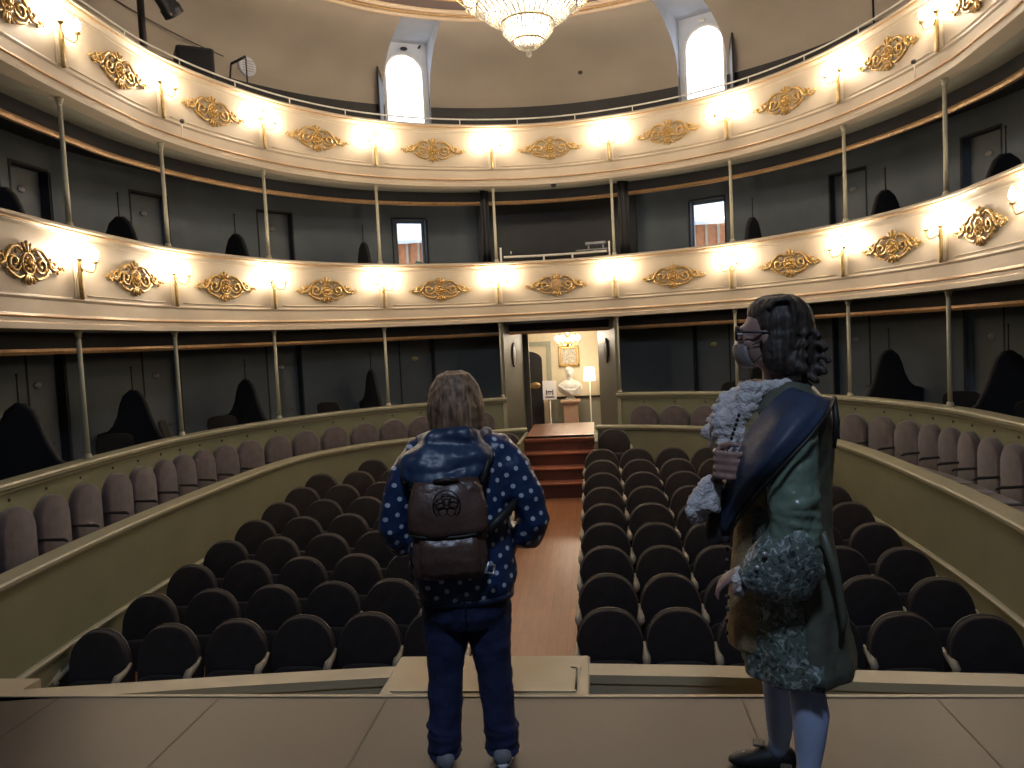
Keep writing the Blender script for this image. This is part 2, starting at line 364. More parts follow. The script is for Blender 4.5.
# back walls of the boxes (tier 1 and 2) with door gaps
DOORS=[2.2,4.15,6.03,7.62]
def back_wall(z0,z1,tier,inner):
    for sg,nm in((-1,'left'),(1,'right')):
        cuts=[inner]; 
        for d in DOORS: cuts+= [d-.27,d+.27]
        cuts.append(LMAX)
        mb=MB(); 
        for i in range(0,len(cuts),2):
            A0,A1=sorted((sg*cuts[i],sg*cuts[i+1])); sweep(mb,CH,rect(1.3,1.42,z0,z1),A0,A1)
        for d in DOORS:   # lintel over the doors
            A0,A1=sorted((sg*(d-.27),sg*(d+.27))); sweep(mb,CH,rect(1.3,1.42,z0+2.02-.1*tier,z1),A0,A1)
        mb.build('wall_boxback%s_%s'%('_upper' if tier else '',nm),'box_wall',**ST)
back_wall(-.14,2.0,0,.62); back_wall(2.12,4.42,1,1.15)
dn=0
for tier,(z0,pz,h) in enumerate(((-.14,1.44,2.02),(2.12,3.78,1.92))):
    for sg in(-1,1):
        for k,d in enumerate(DOORS):
            dn+=1; a=sg*d; p=CH.at(a,1.45); r=CH.ang(a); win=(tier==1 and k==0)
            g=empty('door_%d'%dn,(p[0],p[1],z0),r); g['kind']='structure'
            mb=MB()
            if win:
                w0,w1=(-.20,.27) if sg<0 else (-.30,.31)
                mb.box(((-.43+w0)/2,0,h/2),(w0+.43,.04,h+.1)); mb.box(((.43+w1)/2,0,h/2),(.43-w1,.04,h+.1))
                mb.box(((w0+w1)/2,0,(1.1)/2),(w1-w0,.04,1.1)); mb.box(((w0+w1)/2,0,h-.03),(w1-w0,.04,.06))
                mb.build('leaf','box_door',g)
                mb=MB(); mb.box(((w0+w1)/2,0,1.48),(w1-w0,.006,.78)); mb.build('glass','pane',g)
            else:
                mb.bbox((0,0,h/2),(.86,.045,h+.1),.008); mb.build('leaf','box_door',g)
            mb=MB()
            for x in(-.33,.33): mb.box((x,-.10,h/2),(.03,.12,h))
            mb.box((0,-.10,h+.01),(.69,.12,.03)); mb.build('frame','box_dark',g)
            if not win:
                mb=MB(); mb.lathe([(.0,-.004),(.05,-.004),(.055,.0),(.045,.008),(0,.01)],n=16); 
                o=mb.build('number_plate','plate_gold' if tier==0 and k==0 else 'plate_grey',g); o.rotation_euler=(PI/2,0,0); o.scale=(1.15,.75,1); o.location=(0,-.035,pz-z0)
                mb=MB(); mb.tube([(.2,-.03,.85),(.2,-.07,.85),(.14,-.075,.85)],.008,6); mb.build('door_handle','brass',g)
# tier ceilings / floors: ceiling at 2.0 -> tier2 floor 2.12 ; ceiling 4.40 -> gallery floor 4.5
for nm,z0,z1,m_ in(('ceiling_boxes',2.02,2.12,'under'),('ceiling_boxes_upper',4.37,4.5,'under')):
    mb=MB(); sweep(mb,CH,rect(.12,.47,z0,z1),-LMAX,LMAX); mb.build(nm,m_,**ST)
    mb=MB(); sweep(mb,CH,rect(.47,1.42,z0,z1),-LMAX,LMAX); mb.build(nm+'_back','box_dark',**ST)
# valance rails
vn=9
for z in(2.02,4.37):
    mb=MB(); sweep(mb,CH,rect(.45,.49,z-.17,z),-LMAX,LMAX); mb.build('trim_%d'%vn,'box_dark',**ST); vn+=1
    mb=MB(); sweep(mb,CH,[(.44,z-.23),(.49,z-.23),(.50,z-.20),(.49,z-.17),(.43,z-.17),(.425,z-.2)],-LMAX,LMAX); mb.build('trim_%d'%vn,'gold_line',**ST); vn+=1
# parapets
def parapet(zb,zt,nm):
    P=[(.12,zt),(-.05,zt),(-.075,zt-.012),(-.08,zt-.035),(-.05,zt-.05),(-.03,zt-.075),(0,zt-.095),(0,zb+.33),(-.012,zb+.32),(-.018,zb+.305),(-.012,zb+.29),(-.005,zb+.28),(-.012,zb+.15),(-.03,zb+.125),(-.055,zb+.115),(-.06,zb+.07),(-.085,zb+.055),(-.09,zb+.0),(.12,zb)]
    mb=MB(); sweep(mb,CH,P,-LMAX,LMAX,step=.1); mb.build('wall_balcony_%s'%nm,'cream',**ST)
parapet(2.02,3.07,'lower'); parapet(4.37,5.43,'upper')
tn=13
for zb,zt in((2.02,3.07),(4.37,5.43)):
    for (o,z,r) in((-.052,zt-.058,.012),(-.062,zb+.118,.013),(-.066,zb+.06,.008)):
        mb=MB(); n=int(2*LMAX/.12); mb.tube([CH.at(-LMAX+2*LMAX*i/n,o,z) for i in range(n+1)],r,6); mb.build('trim_%d'%tn,'gold_line',**ST); tn+=1
    # raised panel line segments between the lamps
POST=[1.03,3.08,5.12,7.0,8.85]
SC=sorted([s*a for a in POST for s in(-1,1)])
# fine panel mouldings on the frieze
pm=40
for zb,zt in((2.02,3.07),(4.37,5.43)):
    for i in range(len(SC)-1):
        a0,a1=SC[i]+.17,SC[i+1]-.17
        mb=MB()
        for z in(zt-.135,zb+.36):
            n=14; mb.tube([CH.at(a0+(a1-a0)*k/n,-.004,z) for k in range(n+1)],.007,5)
        mb.build('trim_%d'%pm,'cream_trim',**ST); pm+=1

# ---- posts
for tier,(z0,z1) in enumerate(((.69,2.02),(3.07,4.37))):
    src=None
    for a in SC:
        p=CH.at(a,.03 if tier==0 else .03)
        lab='slim cream %s box post, %s to the %s of the centre'%('ground' if tier==0 else 'middle tier',ORD[[round(abs(x),2) for x in POST].index(round(abs(a),2))],side(a))
        if src is None:
            h=z1-z0; g=empty('balcony_post',(*p[:2],z0),CH.ang(a),lab,'post','slim posts along the %s tier'%('ground' if tier==0 else 'middle'))
            mb=MB(); mb.lathe([(.027,.05),(.024,h*.5),(.023,h-.07)],n=12); mb.build('shaft','post_paint',g)
            mb=MB(); mb.lathe([(.045,0),(.045,.02),(.034,.03),(.038,.045),(.027,.055)],n=12); mb.build('base','post_paint',g)
            mb=MB(); mb.lathe([(.023,h-.075),(.034,h-.06),(.028,h-.05),(.04,h-.02),(.045,h-.015),(.045,h)],n=12); mb.build('capital','post_paint',g)
            src=g; freeze(g)
        else:
            c=copy_tree(src); c.location=(*p[:2],z0); c.rotation_euler=(0,0,CH.ang(a)); c['label']=lab

# ---- partitions between boxes
PROF=[(.1,.0),(.1,.66),(.22,.70),(.36,.78),(.44,.92),(.50,1.06),(.54,1.19),(.59,1.30),(.66,1.36),(.75,1.37),(.84,1.31),(.90,1.20),(.95,1.05),(1.03,.92),(1.13,.84),(1.29,.80),(1.29,0)]
for tier,zf in enumerate((-.1,2.12)):
    src=None
    for a in [s*x for x in (3.08,5.12,7.0,8.85) for s in(-1,1)]:
        sc_=1.0 if tier==0 else 1.0
        p=CH.at(a,0); lab='black bell-shaped box partition with thin rod, %s tier, %s from the centre on the %s'%('ground' if tier==0 else 'middle',ORD[[3.08,5.12,7.0,8.85].index(abs(a))],side(a))
        if src is None:
            g=empty('box_partition',(*p[:2],zf),CH.ang(a),lab,'partition','bell-shaped partitions of the %s tier'%('ground' if tier==0 else 'middle'))
            mb=MB(); mb.prism([(y,z) for y,z in PROF],-.03,.03,fn=lambda x,y,z:(y,x,z)); mb.build('panel','partition',g)
            mb=MB(); mb.tube([(0,y,z) for y,z in PROF[1:-1]],.036,8); mb.build('edge_roll','partition',g)
            mb=MB(); mb.tube([(0,.72,1.34),(0,.72,1.68)],.009,6); mb.ell((0,.72,1.69),(.014,.014,.018),8,6); mb.build('rod','black_metal',g)
            src=g; freeze(g)
        else:
            c=copy_tree(src); c.location=(*p[:2],zf); c.rotation_euler=(0,0,CH.ang(a)); c['label']=lab
# ---- dark chairs leaning in the ground boxes
def box_chair():
    g=empty('box_chair',(0,0,0),0,'x','chair','dark chairs inside the ground boxes')
    mb=MB(); mb.bbox((0,.02,.45),(.42,.42,.05),.015); mb.build('seat','chair_dark',g)
    mb=MB(); mb.prism(arch(.40,.42,.0,8,3,.1),-.02,.02,fn=lambda x,y,z:(x,.21+y+(z)*.28,.52+z)); mb.build('backrest','chair_dark',g)
    for x,y in((-.18,-.16),(.18,-.16),(-.18,.2),(.18,.2)):
        mb=MB(); mb.tube([(x,y,.44),(x*1.08,y*1.1,0)],[.02,.014],8); mb.build('leg','chair_dark',g)
    freeze(g); return g
bc=None
for i,(a,rz) in enumerate([(-7.6,2.2),(-5.75,2.4),(-3.75,2.2),(-6.35,.6),(2.65,-2.3),(6.5,-2.2),(7.75,-2.0),(3.6,-2.3)]):
    p=CH.at(a,.52,-.1); lab='dark low chair in a ground box on the %s, %s counted outward from the doorway'%(side(a),ORD[sorted([abs(q) for q in ([-7.6,-5.75,-3.75,-6.35] if a<0 else [2.65,6.5,7.75,3.6])]).index(abs(a))])
    if bc is None: bc=box_chair(); c=bc
    else: c=copy_tree(bc)
    c.location=p; c.rotation_euler=(0,0,CH.ang(a)+rz); c['label']=lab

# ---- gallery
mb=MB(); sweep(mb,CH,rect(.12,1.4,4.44,4.5),-LMAX,LMAX); mb.build('floor_gallery','dark_wood',**ST)
NIC=[(-2.45,-1.98),(1.98,2.45)]   # arc ranges of windows
seg=[(-LMAX,-2.47),(-1.79,1.86),(2.56,LMAX)]
mb=MB(); 
for a0,a1 in seg: sweep(mb,CH,rect(1.3,1.45,4.5,6.3),a0,a1)
mb.build('wall_gallery','gallery_wall',**ST)
mb=MB()
for a0,a1 in seg: sweep(mb,CH,rect(1.27,1.3,4.5,6.1),a0,a1)
mb.build('baseboard_gallery','black',**ST)
mb=MB()
COVE=[(1.30,6.28),(1.295,6.38),(1.27,6.50),(1.20,6.64),(1.07,6.78),(.9,6.90),(.65,7.02),(.4,7.10),(.1,7.16),(-.12,7.2)]
for a0,a1 in seg:
    n=max(2,int((a1-a0)/.13)); mb.loft([[CH.at(a0+(a1-a0)*i/n,o,z) for o,z in COVE] for i in range(n+1)],closed=False,caps=False)
mb.build('ceiling_cove','gallery_wall',**ST)
for sg in(-1,1):   # window niches
    ai,ao=(-1.79,-2.47) if sg<0 else (1.86,2.56)
    mb=MB()
    for a in(ai,ao):
        pts=[CH.at(a,o,z) for o,z in [(1.3,4.5)]+COVE]
        pts2=[CH.at(a,o,z) for o,z in((-.12,7.34),(1.5,7.34),(1.5,4.5))]
        mb.add(pts+pts2,[tuple(range(len(pts+pts2)))],False)
    a0,a1=sorted((ai,ao)); sweep(mb,CH,rect(-.12,1.5,7.30,7.36),a0,a1)
    mb.build('ceiling_niche_%s'%side(sg),'niche',**ST)
    # wall pieces around the arched window
    w=.36; ac=-2.13 if sg<0 else 2.21; p=CH.at(ac,1.44); r=CH.ang(ac)
    g=empty('window_%d'%(1 if sg<0 else 2),(p[0],p[1],4.5),r); g['kind']='structure'
    def archhole(W,zt,w,h,n=16):
        vs=[];fs=[]
        outer=[(-W,0)]+[(-W,zt)]+[(W,zt)]+[(W,0)]
        inner=[(-w,0)]+[(-w*math.cos(PI*i/n),h-w+w*math.sin(PI*i/n)) for i in range(n+1)]+[(w,0)]
        # strip between inner and matched outer points
        m_=len(inner); out=[]
        for i,(x,z) in enumerate(inner):
            if i<=1: out.append((-W,z if i else 0))
            elif i>=m_-2: out.append((W,z if i<m_-1 else 0))
            else:
                t=(i-1)/(m_-3); 
                out.append((-W,h-w+(zt-h+w)*t*4) if t<.25 else ((W,h-w+(zt-h+w)*(1-t)*4) if t>.75 else (-W+2*W*(t-.25)*2,zt)))
        return inner,out
    inner,out=archhole(.56,2.9,w,2.60)
    mb=MB(); n=len(inner)
    for y in(-.03,.03): mb.add([(x,y,z) for x,z in inner]+[(x,y,z) for x,z in out],[(i,i+1,n+i+1,n+i) for i in range(n-1)],False)
    mb.loft([[(x,-.03,z),(x,.03,z)] for x,z in inner],closed=False,caps=False); mb.build('surround','niche',g)
    mb=MB(); mb.tube([(x,-.03,z) for x,z in inner],.022,6); mb.build('frame','white_paint',g)
    mb=MB(); mb.add([(x,.0,z) for x,z in inner],[tuple(range(n))],False); mb.build('pane','pane',g)
    mb=MB(); mb.tube([(.30,-.05,2.72),(.30,-.16,2.72)],.02,6); mb.ell((0,-.12,2.66),(.07,.05,.035)); mb.build('lamp_fitting','black_metal' if sg<0 else 'white_paint',g)
    a=-2.54 if sg<0 else 2.66
    q=CH.at(a,1.2); g2=empty('shutter',(q[0],q[1],4.5),CH.ang(a)-sg*.9,'tall dark wooden shutter folded back beside the %s gallery window'%side(sg),'shutter','dark shutters of the gallery windows')
    mb=MB(); mb.bbox((0,0,1.2),(.20,.03,2.35),.008); mb.build('leaf','dark_wood',g2)
    mb=MB(); mb.tube([(.05,-.03,1.0),(.05,-.03,1.3)],.012,6); mb.build('pull_handle','black_metal',g2)
# handrail
g=empty('gallery_handrail',CH.at(0,0,5.43),0,'thin white handrail running along the top of the upper balcony','handrail')
O=Vector(g.location)
mb=MB(); n=150; mb.tube([Vector(CH.at(-LMAX+2*LMAX*i/n,.02,5.535))-O for i in range(n+1)],.013,8); mb.build('rail','white_paint',g)
for i in range(-12,13):
    a=i*1.0+.45; p=Vector(CH.at(a,.02,5.43))-O; mb=MB(); mb.tube([p,p+Vector((0,0,.105))],.009,6); mb.build('baluster','white_paint',g)
# main ceiling
mb=MB(); n=80; ring=[CH.at(-LMAX+2*LMAX*i/n,-.1,7.2) for i in range(n+1)]
mb.add(ring+[(x,y,7.4) for x,y,z in ring],[tuple(range(n+1)),tuple(range(2*n+1,n,-1))],False); mb.build('ceiling','ceiling_paint',**ST)
for k,(o,r,m_) in enumerate(((-.10,.05,'ceiling_trim'),(-.22,.03,'gold_line'),(-.36,.045,'ceiling_trim'),(-.78,.018,'gold_line'))):
    mb=MB(); mb.tube([CH.at(-LMAX+2*LMAX*i/120,o,7.185) for i in range(121)],r,8); mb.build('trim_%d'%(80+k),m_,**ST)

# ---- stalls seats
def make_seat():
    g=empty('stall_seat',(0,0,0),0,'x','seat','dark upholstered seats of the stalls')
    tl=lambda x,y,z:(x,y+(z-.3)*.16,z)
    mb=MB(); mb.pad(arch(.512,.55,.20,14,2.3,.30),-.055,.0,.03,tl); mb.build('backrest','seat_fabric',g)
    mb=MB(); mb.pad(arch(.524,.557,.20,14,2.3,.305),.0,.013,.0,tl); mb.build('back_shell','seat_shell',g)
    mb=MB(); mb.pad(arch(.45,.26,.13,10,3.5,.1),-.12,-.06,.04,lambda x,y,z:(x,y+(z-.3)*.1,z)); mb.build('seat_cushion','seat_fabric',g)
    mb=MB(); mb.tube([(.265,.02,.50),(.265,-.03,.47),(.265,-.09,.455),(.265,-.15,.452),(.265,-.185,.43),(.265,-.165,.40),(.265,-.135,.402)],[.012,.018,.024,.032,.030,.02,.012],8); mb.build('armrest','seat_cast',g)
    mb=MB(); mb.prism([(-.14,.42),(-.10,.38),(-.09,.28),(-.13,.06),(-.2,0),(.14,0),(.06,.08),(.04,.3),(.06,.47),(.03,.49),(-.05,.45)],.249,.271,fn=lambda x,y,z:(y,x,z)); mb.build('side_frame','chair_dark',g)
    freeze(g)
    KIDS_end=[o for o in KIDS[g.name] if o.name.split('.')[0] in('armrest','side_frame')]
    return g,KIDS_end
seat,endparts=make_seat()
first=True; rowname=lambda i:'front' if i==0 else ORD[i]
for i in range(9):
    y0=5.90+.69*i
    pitch=.530-.0024*i
    for sg in(-1,1):
        for k in range(7 if i==0 and sg<0 else 6):
            x=sg*(.655+pitch*k) - (.055 if sg<0 else 0); y=y0+.02-(.026 if sg<0 else .018)*x*x
            # keep inside the low wall
            w=None
            for q in C1.Q[::6]:
                dd=math.hypot(q[0]-x,q[1]-y); w=dd if w is None or dd<w else w
            if w<.25: continue
            if k==0 and i==8 and False: continue
            if first: c=seat; first=False
            else: c=copy_tree(seat)
            c.location=(x,y,FZ(y)); c.rotation_euler=(0,0,sg*-.012*abs(x)*(-1))
            c['label']='dark upholstered stall seat, %s from the aisle, %s row, %s block'%(ORD[k],rowname(i),side(sg))
            if k==0:
                for e in endparts:
                    if sg>0:
                        d=e.copy(); col.objects.link(d); d.parent=c; d.location=(-.52,0,0)
            if sg<0 and i==0 and k==5:
                for e in endparts:
                    d=e.copy(); col.objects.link(d); d.parent=c; d.location=(-.52,0,0)
for sg in(-1,1):
    c=copy_tree(seat); x=sg*.86; c.location=(x,12.3,FZ(12.3)+.12); c.rotation_euler=(0,0,0); c['label']='single stall seat behind the last row beside the steps, %s of the aisle'%side(sg)

# ---- bench seats along W2
BA=[1.45,1.99,2.53,3.04,3.58,4.14,4.70,5.25,5.80,6.29,6.72,7.11,7.50,7.99,8.48,9.07,9.64,10.18]
def make_bench(sx):
    g=empty('ring_seat',(0,0,0),0,'x','seat','mauve padded seats around the ring')
    mb=MB(); mb.pad(arch(.49*sx,.64,-.17,16,2.0,.235),-.085,-.004,.10); mb.build('backrest','mauve',g)
    mb=MB(); mb.pad([(x,z) for x,z in arch(.50*sx,.42,-.0,8,6,.06)],-.0,.11,.03,lambda x,y,z:(x,-.58+z*1.18,-.17+y)); 
    mb.build('seat_cushion','mauve',g)
    mb=MB(); mb.bbox((0,-.28,-.395),(.42*sx,.36,.45),.01); mb.build('seat_base','dark_wood',g)
    mb=MB(); mb.tube([(.265*sx,-.01,.10),(.265*sx,-.09,.105),(.265*sx,-.30,.10),(.265*sx,-.33,.085)],[.012,.014,.017,.012],8); mb.build('armrest','black',g)
    mb=MB(); mb.lathe([(0,-.004),(.013,-.004),(.015,0),(.012,.006),(0,.008)],n=10); o=mb.build('number_button','black',g); o.rotation_euler=(PI/2,0,0); o.location=(0,-.008,.53)
    freeze(g); return g
bs=[make_bench(1.0),make_bench(.86)]; used=[False,False]
for sg in(-1,1):
    for k,a in enumerate(BA):
        narrow=1 if 6.5<a<7.7 else 0
        p=CH.at(sg*a,0)
        if not used[narrow]: c=bs[narrow]; used[narrow]=True
        else: c=copy_tree(bs[narrow])
        c.location=(p[0],p[1],0); c.rotation_euler=(0,0,CH.ang(sg*a)); c['label']='mauve padded ring seat under the box ledge, %s from the doorway on the %s'%(ORD[k],side(sg))

# ---- sconces
def make_sconce():
    g=empty('wall_sconce',(0,0,0),0,'x','lamp','lit brass sconces on the balcony fronts')
    mb=MB(); mb.bbox((0,-.008,-.04),(.13,.016,.50),.01); mb.bbox((0,-.02,-.04),(.10,.012,.46),.008); mb.build('backplate','cream_trim',g)
    mb=MB(); mb.loft([[ (w*math.cos(t),-.045+.022*math.sin(t),z) for t in [2*PI*q/10 for q in range(10)]] for w,z in((.006,-.30),(.018,-.27),(.024,-.15),(.028,-.02),(.02,.02),(.03,.05),(.02,.09),(.008,.12),(.010,.2),(.016,.23),(.004,.27))]); mb.build('stem','brass',g)
    for s in(-1,1):
        mb=MB(); mb.tube([(0,-.05,.03),(s*.04,-.09,-.01),(s*.09,-.12,-.02),(s*.13,-.13,.02),(s*.14,-.13,.075)],.008,8); arm=mb.build('arm','brass',g)
        mb=MB(); mb.lathe([(.006,.07),(.03,.085),(.034,.095),(.012,.1),(.012,.115)],c=(s*.14,-.13,0),n=10); mb.build('candle_cup','brass',arm)
        mb=MB(); mb.lathe([(.012,.115),(.026,.135),(.031,.165),(.024,.2),(.008,.235),(.001,.245)],c=(s*.14,-.13,0),n=10); mb.build('bulb','bulb',arm)
    freeze(g); return g
scn=make_sconce(); first=True
for tier,z in enumerate((2.63,4.96)):
    for a in SC:
        c=scn if first else copy_tree(scn); first=False
        p=CH.at(a,-.004); c.location=(p[0],p[1],z); c.rotation_euler=(0,0,CH.ang(a))
        c['label']='lit two-armed brass sconce on the %s balcony, %s to the %s of centre'%(('lower','upper')[tier],ORD[POST.index(abs(a))],side(a))

# ---- gilded ornaments
def spiral(cx,cz,r,turns,a0,dirn,n=20):
    return [(cx+r*(1-.82*t)*math.cos(a0+dirn*2*PI*turns*t),cz+r*(1-.82*t)*math.sin(a0+dirn*2*PI*turns*t)) for t in [i/n for i in range(n+1)]]
def ornament(a,z,centre=False):
    g=empty('gilded_ornament',CH.at(a,-.01,z),0); O=Vector(g.location)
    def P(u,w,d): return Vector(CH.at(a+u*1.08,-.012-d,z+w))-O
    def tb(mb,pts,r,d=.012):
        m_=len(pts); mb.tube([P(u,w,d) for u,w in pts],[r*(.55+.45*math.sin(PI*(i+.5)/m_)) for i in range(m_)],6)
    ros=MB()
    for q in range(9):
        t=2*PI*q/9; u,w=.055*math.cos(t),.055*math.sin(t); ros.ell(P(u,w,.015),(.022,.022,.022),8,5)
    ros.ell(P(0,0,.025),(.035,.035,.035),10,6); tb(ros,[(.088*math.cos(2*PI*i/16),.10*math.sin(2*PI*i/16)) for i in range(17)],.014,.016)
    ros.build('rosette','gold',g)
    for s in(-1,1):
        mb=MB()
        tb(mb,[(s*x,y) for x,y in spiral(.185,.0,.088,1.35,PI,1)],.017)
        tb(mb,[(s*x,y) for x,y in [(.07,.12),(.13,.15),(.2,.14),(.27,.08),(.31,.0),(.36,-.03),(.42,-.02)]],.018)
        tb(mb,[(s*x,y) for x,y in [(.07,-.11),(.13,-.14),(.2,-.12),(.26,-.09),(.3,-.03)]],.016)
        tb(mb,[(s*x,y) for x,y in spiral(.365,.02,.055,1.2,-PI/2,-1)],.014)
        tb(mb,[(s*x,y) for x,y in spiral(.455,-.005,.036,1.1,PI,1)],.012)
        tb(mb,[(s*x,y) for x,y in [(.12,.02),(.2,.06),(.28,.04)]],.015)
        for x,y,rr in((.50,.01,.016),(.525,-.01,.012),(.33,.075,.016),(.24,-.045,.02),(.15,.1,.018),(.3,-.06,.016),(.41,.05,.013),(.43,-.05,.014)): mb.ell(P(s*x,y,.012),(rr,rr,rr),7,5)
        mb.build('scroll','gold',g)
    mb=MB()
    for x in(-.05,0,.05): tb(mb,[(x*.3,.10),(x*.8,.15),(x*1.2,.19+(.02 if x==0 else 0))],.017)
    mb.ell(P(0,.2,.012),(.018,.018,.018),7,5); mb.build('palmette','gold',g); mb=MB()
    for x in(-.06,-.02,.02,.06): tb(mb,[(x*.4,-.09),(x*.9,-.14),(x*1.1,-.18)],.016)
    mb.ell(P(0,-.185,.01),(.02,.02,.014),7,5); mb.build('palmette','gold',g)
    if centre:
        mb=MB(); mb.loft([[P(x*k,w*k,d) for x,w in [(-.07,.1),(.07,.1),(.075,-.02),(.04,-.09),(0,-.12),(-.04,-.09),(-.075,-.02)]] for k,d in((1,.02),(.85,.045),(.5,.05))],smooth=False); mb.build('shield','gold_line',g)
    return g
OA=[0,2.055,4.12,6.04,7.78,9.66]
for tier,z in enumerate((2.62,4.985)):
    for sg in(-1,1):
        for k,a in enumerate(OA):
            if k==0 and sg>0: continue
            g=ornament(sg*a,z,k==0 and tier==0)
            tag(g,('gilded scroll ornament with %s at the centre of the %s balcony'%(('a small shield','a rosette')[tier],('lower','upper')[tier])) if k==0 else 'gilded scroll ornament on the %s balcony front, %s to the %s of the central one'%(('lower','upper')[tier],ORD[k-1],side(sg)),'ornament','gilded ornaments on the balcony fronts')

# ---- passage, steps, lobby
for sg,nm in((-1,'left'),(1,'right')):
    P0=(sg*.97,13.66); P1=(-.78 if sg<0 else .68,15.3)
    dx,dy=P1[0]-P0[0],P1[1]-P0[1]; L_=math.hypot(dx,dy); rz=math.atan2(dy,dx)
    mb=MB(); mb.box(((P0[0]+P1[0])/2+sg*.03,(P0[1]+P1[1])/2,.66),(L_,.06,2.72),rz); mb.build('wall_passage_%s'%nm,'grey_green',**ST)
    cx,cy=P0[0]+dx*.45,P0[1]+dy*.45
    g=empty('oval_plaque',(cx-sg*.0,cy,1.42),rz+ (PI if sg>0 else 0),'dark oval plaque on the %s side panel of the doorway'%nm,'plaque','oval plaques in the doorway')
    mb=MB(); mb.lathe([(0,0),(.15,0),(.17,.015),(.16,.03),(.14,.02),(0,.018)],n=24); o=mb.build('frame','grey_green' if sg<0 else 'dark_wood',g); o.rotation_euler=(PI/2 ,0,0); o.scale=(1,1.35,1)
    mb=MB(); mb.ell((0,-.022,0),(.11,.008,.16)); mb.build('centre_relief','plate_grey' if sg<0 else 'black',g)
    mb=MB(); mb.box((sg*1.02,15.36,.66),(.68,.1,2.72)); mb.build('wall_lobby_front_%s'%nm,'grey_green',**ST)
mb=MB(); mb.box((0,15.33,1.93),(1.5,.1,.18)); mb.box((0,14.5,2.0),(1.9,1.7,.04)); mb.build('wall_lintel','box_dark',**ST)
mb=MB(); mb.box((0,13.31,.09),(1.10,2.1,.06)); mb.box((0,12.75,-.35),(1.08,.9,.82)); mb.build('floor_landing','step_wood',**ST)
g=empty('aisle_steps',(0,12.26,-.66),0,'reddish wooden steps rising from the aisle to the doorway','steps')
for k in range(4):
    zt=[.12,-.08,-.28,-.475][k]; y=[0,-.22,-.45,-.67][k]
    mb=MB(); mb.box((.005,y+.17,zt+.66-.15),(1.12,.30,.24)); mb.build('riser','riser_wood',g)
    mb=MB(); mb.bbox((.005,y+.14,zt+.66-.018),(1.14,.32,.036),.01); mb.build('tread','step_wood',g)
for sg in(-1,1):
    mb=MB(); mb.box((sg*.585,12.4,-.35),(.05,1.55,.95)); mb.build('wall_step_%s'%side(sg),'olive',**ST)
# lobby room
LZ=-.72
mb=MB(); mb.box((0,16.6,LZ-.03),(4.4,2.5,.06)); mb.build('floor_lobby','floor_wood',**ST)
mb=MB(); mb.box((0,17.75,.9),(4.6,.1,3.4)); mb.build('wall_lobby_back','lobby_wall',**ST)
for sg in(-1,1):
    mb=MB(); mb.box((sg*2.2,16.6,.9),(.1,2.5,3.4)); mb.build('wall_lobby_%s'%side(sg),'lobby_wall',**ST)
mb=MB(); mb.box((0,16.6,2.45),(4.6,2.6,.08)); mb.build('ceiling_lobby','lobby_wall',**ST)
mb=MB(); mb.box((.55,17.68,-.18),(2.4,.04,1.0)); mb.build('wall_lobby_wainscot','lobby_panel',**ST)
mb=MB(); mb.box((.55,17.66,.34),(2.4,.07,.05)); mb.build('trim_90','dark_wood',**ST)
# lobby door
g=empty('door_90',(-.98,17.66,LZ)); g['kind']='structure'
mb=MB(); 
for x in(-.55,.55): mb.box((x,-.02,1.12),(.1,.1,2.3))
mb.box((0,-.02,2.3),(1.2,.1,.1)); mb.build('frame','lobby_panel',g)
mb=MB(); mb.box((0,0,1.12),(1.0,.05,2.24)); mb.build('leaf','lobby_wall',g)
mb=MB(); mb.prism(arch(.78,1.7,.45,12,2,.2),-.045,-.03); mb.build('dark_glass','black',g)
mb=MB(); mb.ell((.22,-.07,1.36),(.12,.02,.08)); mb.build('number_plate','brass',g)
# picture
g=empty('framed_picture',(.02,17.66,1.27),0,'gilt-framed picture on the cream lobby wall above the bust','picture')
mb=MB(); 
for x in(-.2,.2): mb.bbox((x,-.03,0),(.06,.06,.46),.012)
for z in(-.2,.2): mb.bbox((0,-.03,z),(.46,.06,.06),.012)
mb.build('frame','gold',g); mb=MB(); mb.box((0,-.015,0),(.36,.01,.36)); mb.build('canvas','picture_paint',g)
# pedestal + bust
g=empty('pedestal',(.03,17.25,LZ),0,'tall terracotta-toned pedestal carrying the bust in the lobby','pedestal')
mb=MB(); mb.bbox((0,0,.04),(.44,.44,.08),.01); mb.bbox((0,0,.50),(.32,.32,.9),.02); mb.build('column','stone',g)
mb=MB(); mb.bbox((0,0,.97),(.36,.36,.05),.01); mb.bbox((0,0,1.01),(.44,.44,.05),.01); mb.build('top_slab','stone',g)
g=empty('marble_bust',(.03,17.25,LZ+1.035),0,'white marble bust of a draped figure on the pedestal','bust')
mb=MB(); mb.lathe([(.12,0),(.12,.03),(.07,.06),(.07,.1),(.1,.14)]); mb.ell((0,0,.27),(.27,.15,.18)); mb.ell((0,0,.2),(.17,.13,.14)); mb.tube([(0,0,.38),(0,-.01,.5)],[.075,.06],10); mb.ell((0,-.01,.60),(.085,.10,.125)); mb.ell((0,-.105,.585),(.015,.02,.03)); mb.ell((0,.0,.66),(.095,.11,.08))
for q in range(7): mb.tube([(-.26+.02*q,-.05,.34-.02*q),(-.12+.03*q,-.165,.24-.02*q),(.1,-.155,.22-.015*q),(.24,-.08,.33-.03*q)],.014,6)
organic(mb,'figure','marble',g,.012,2)
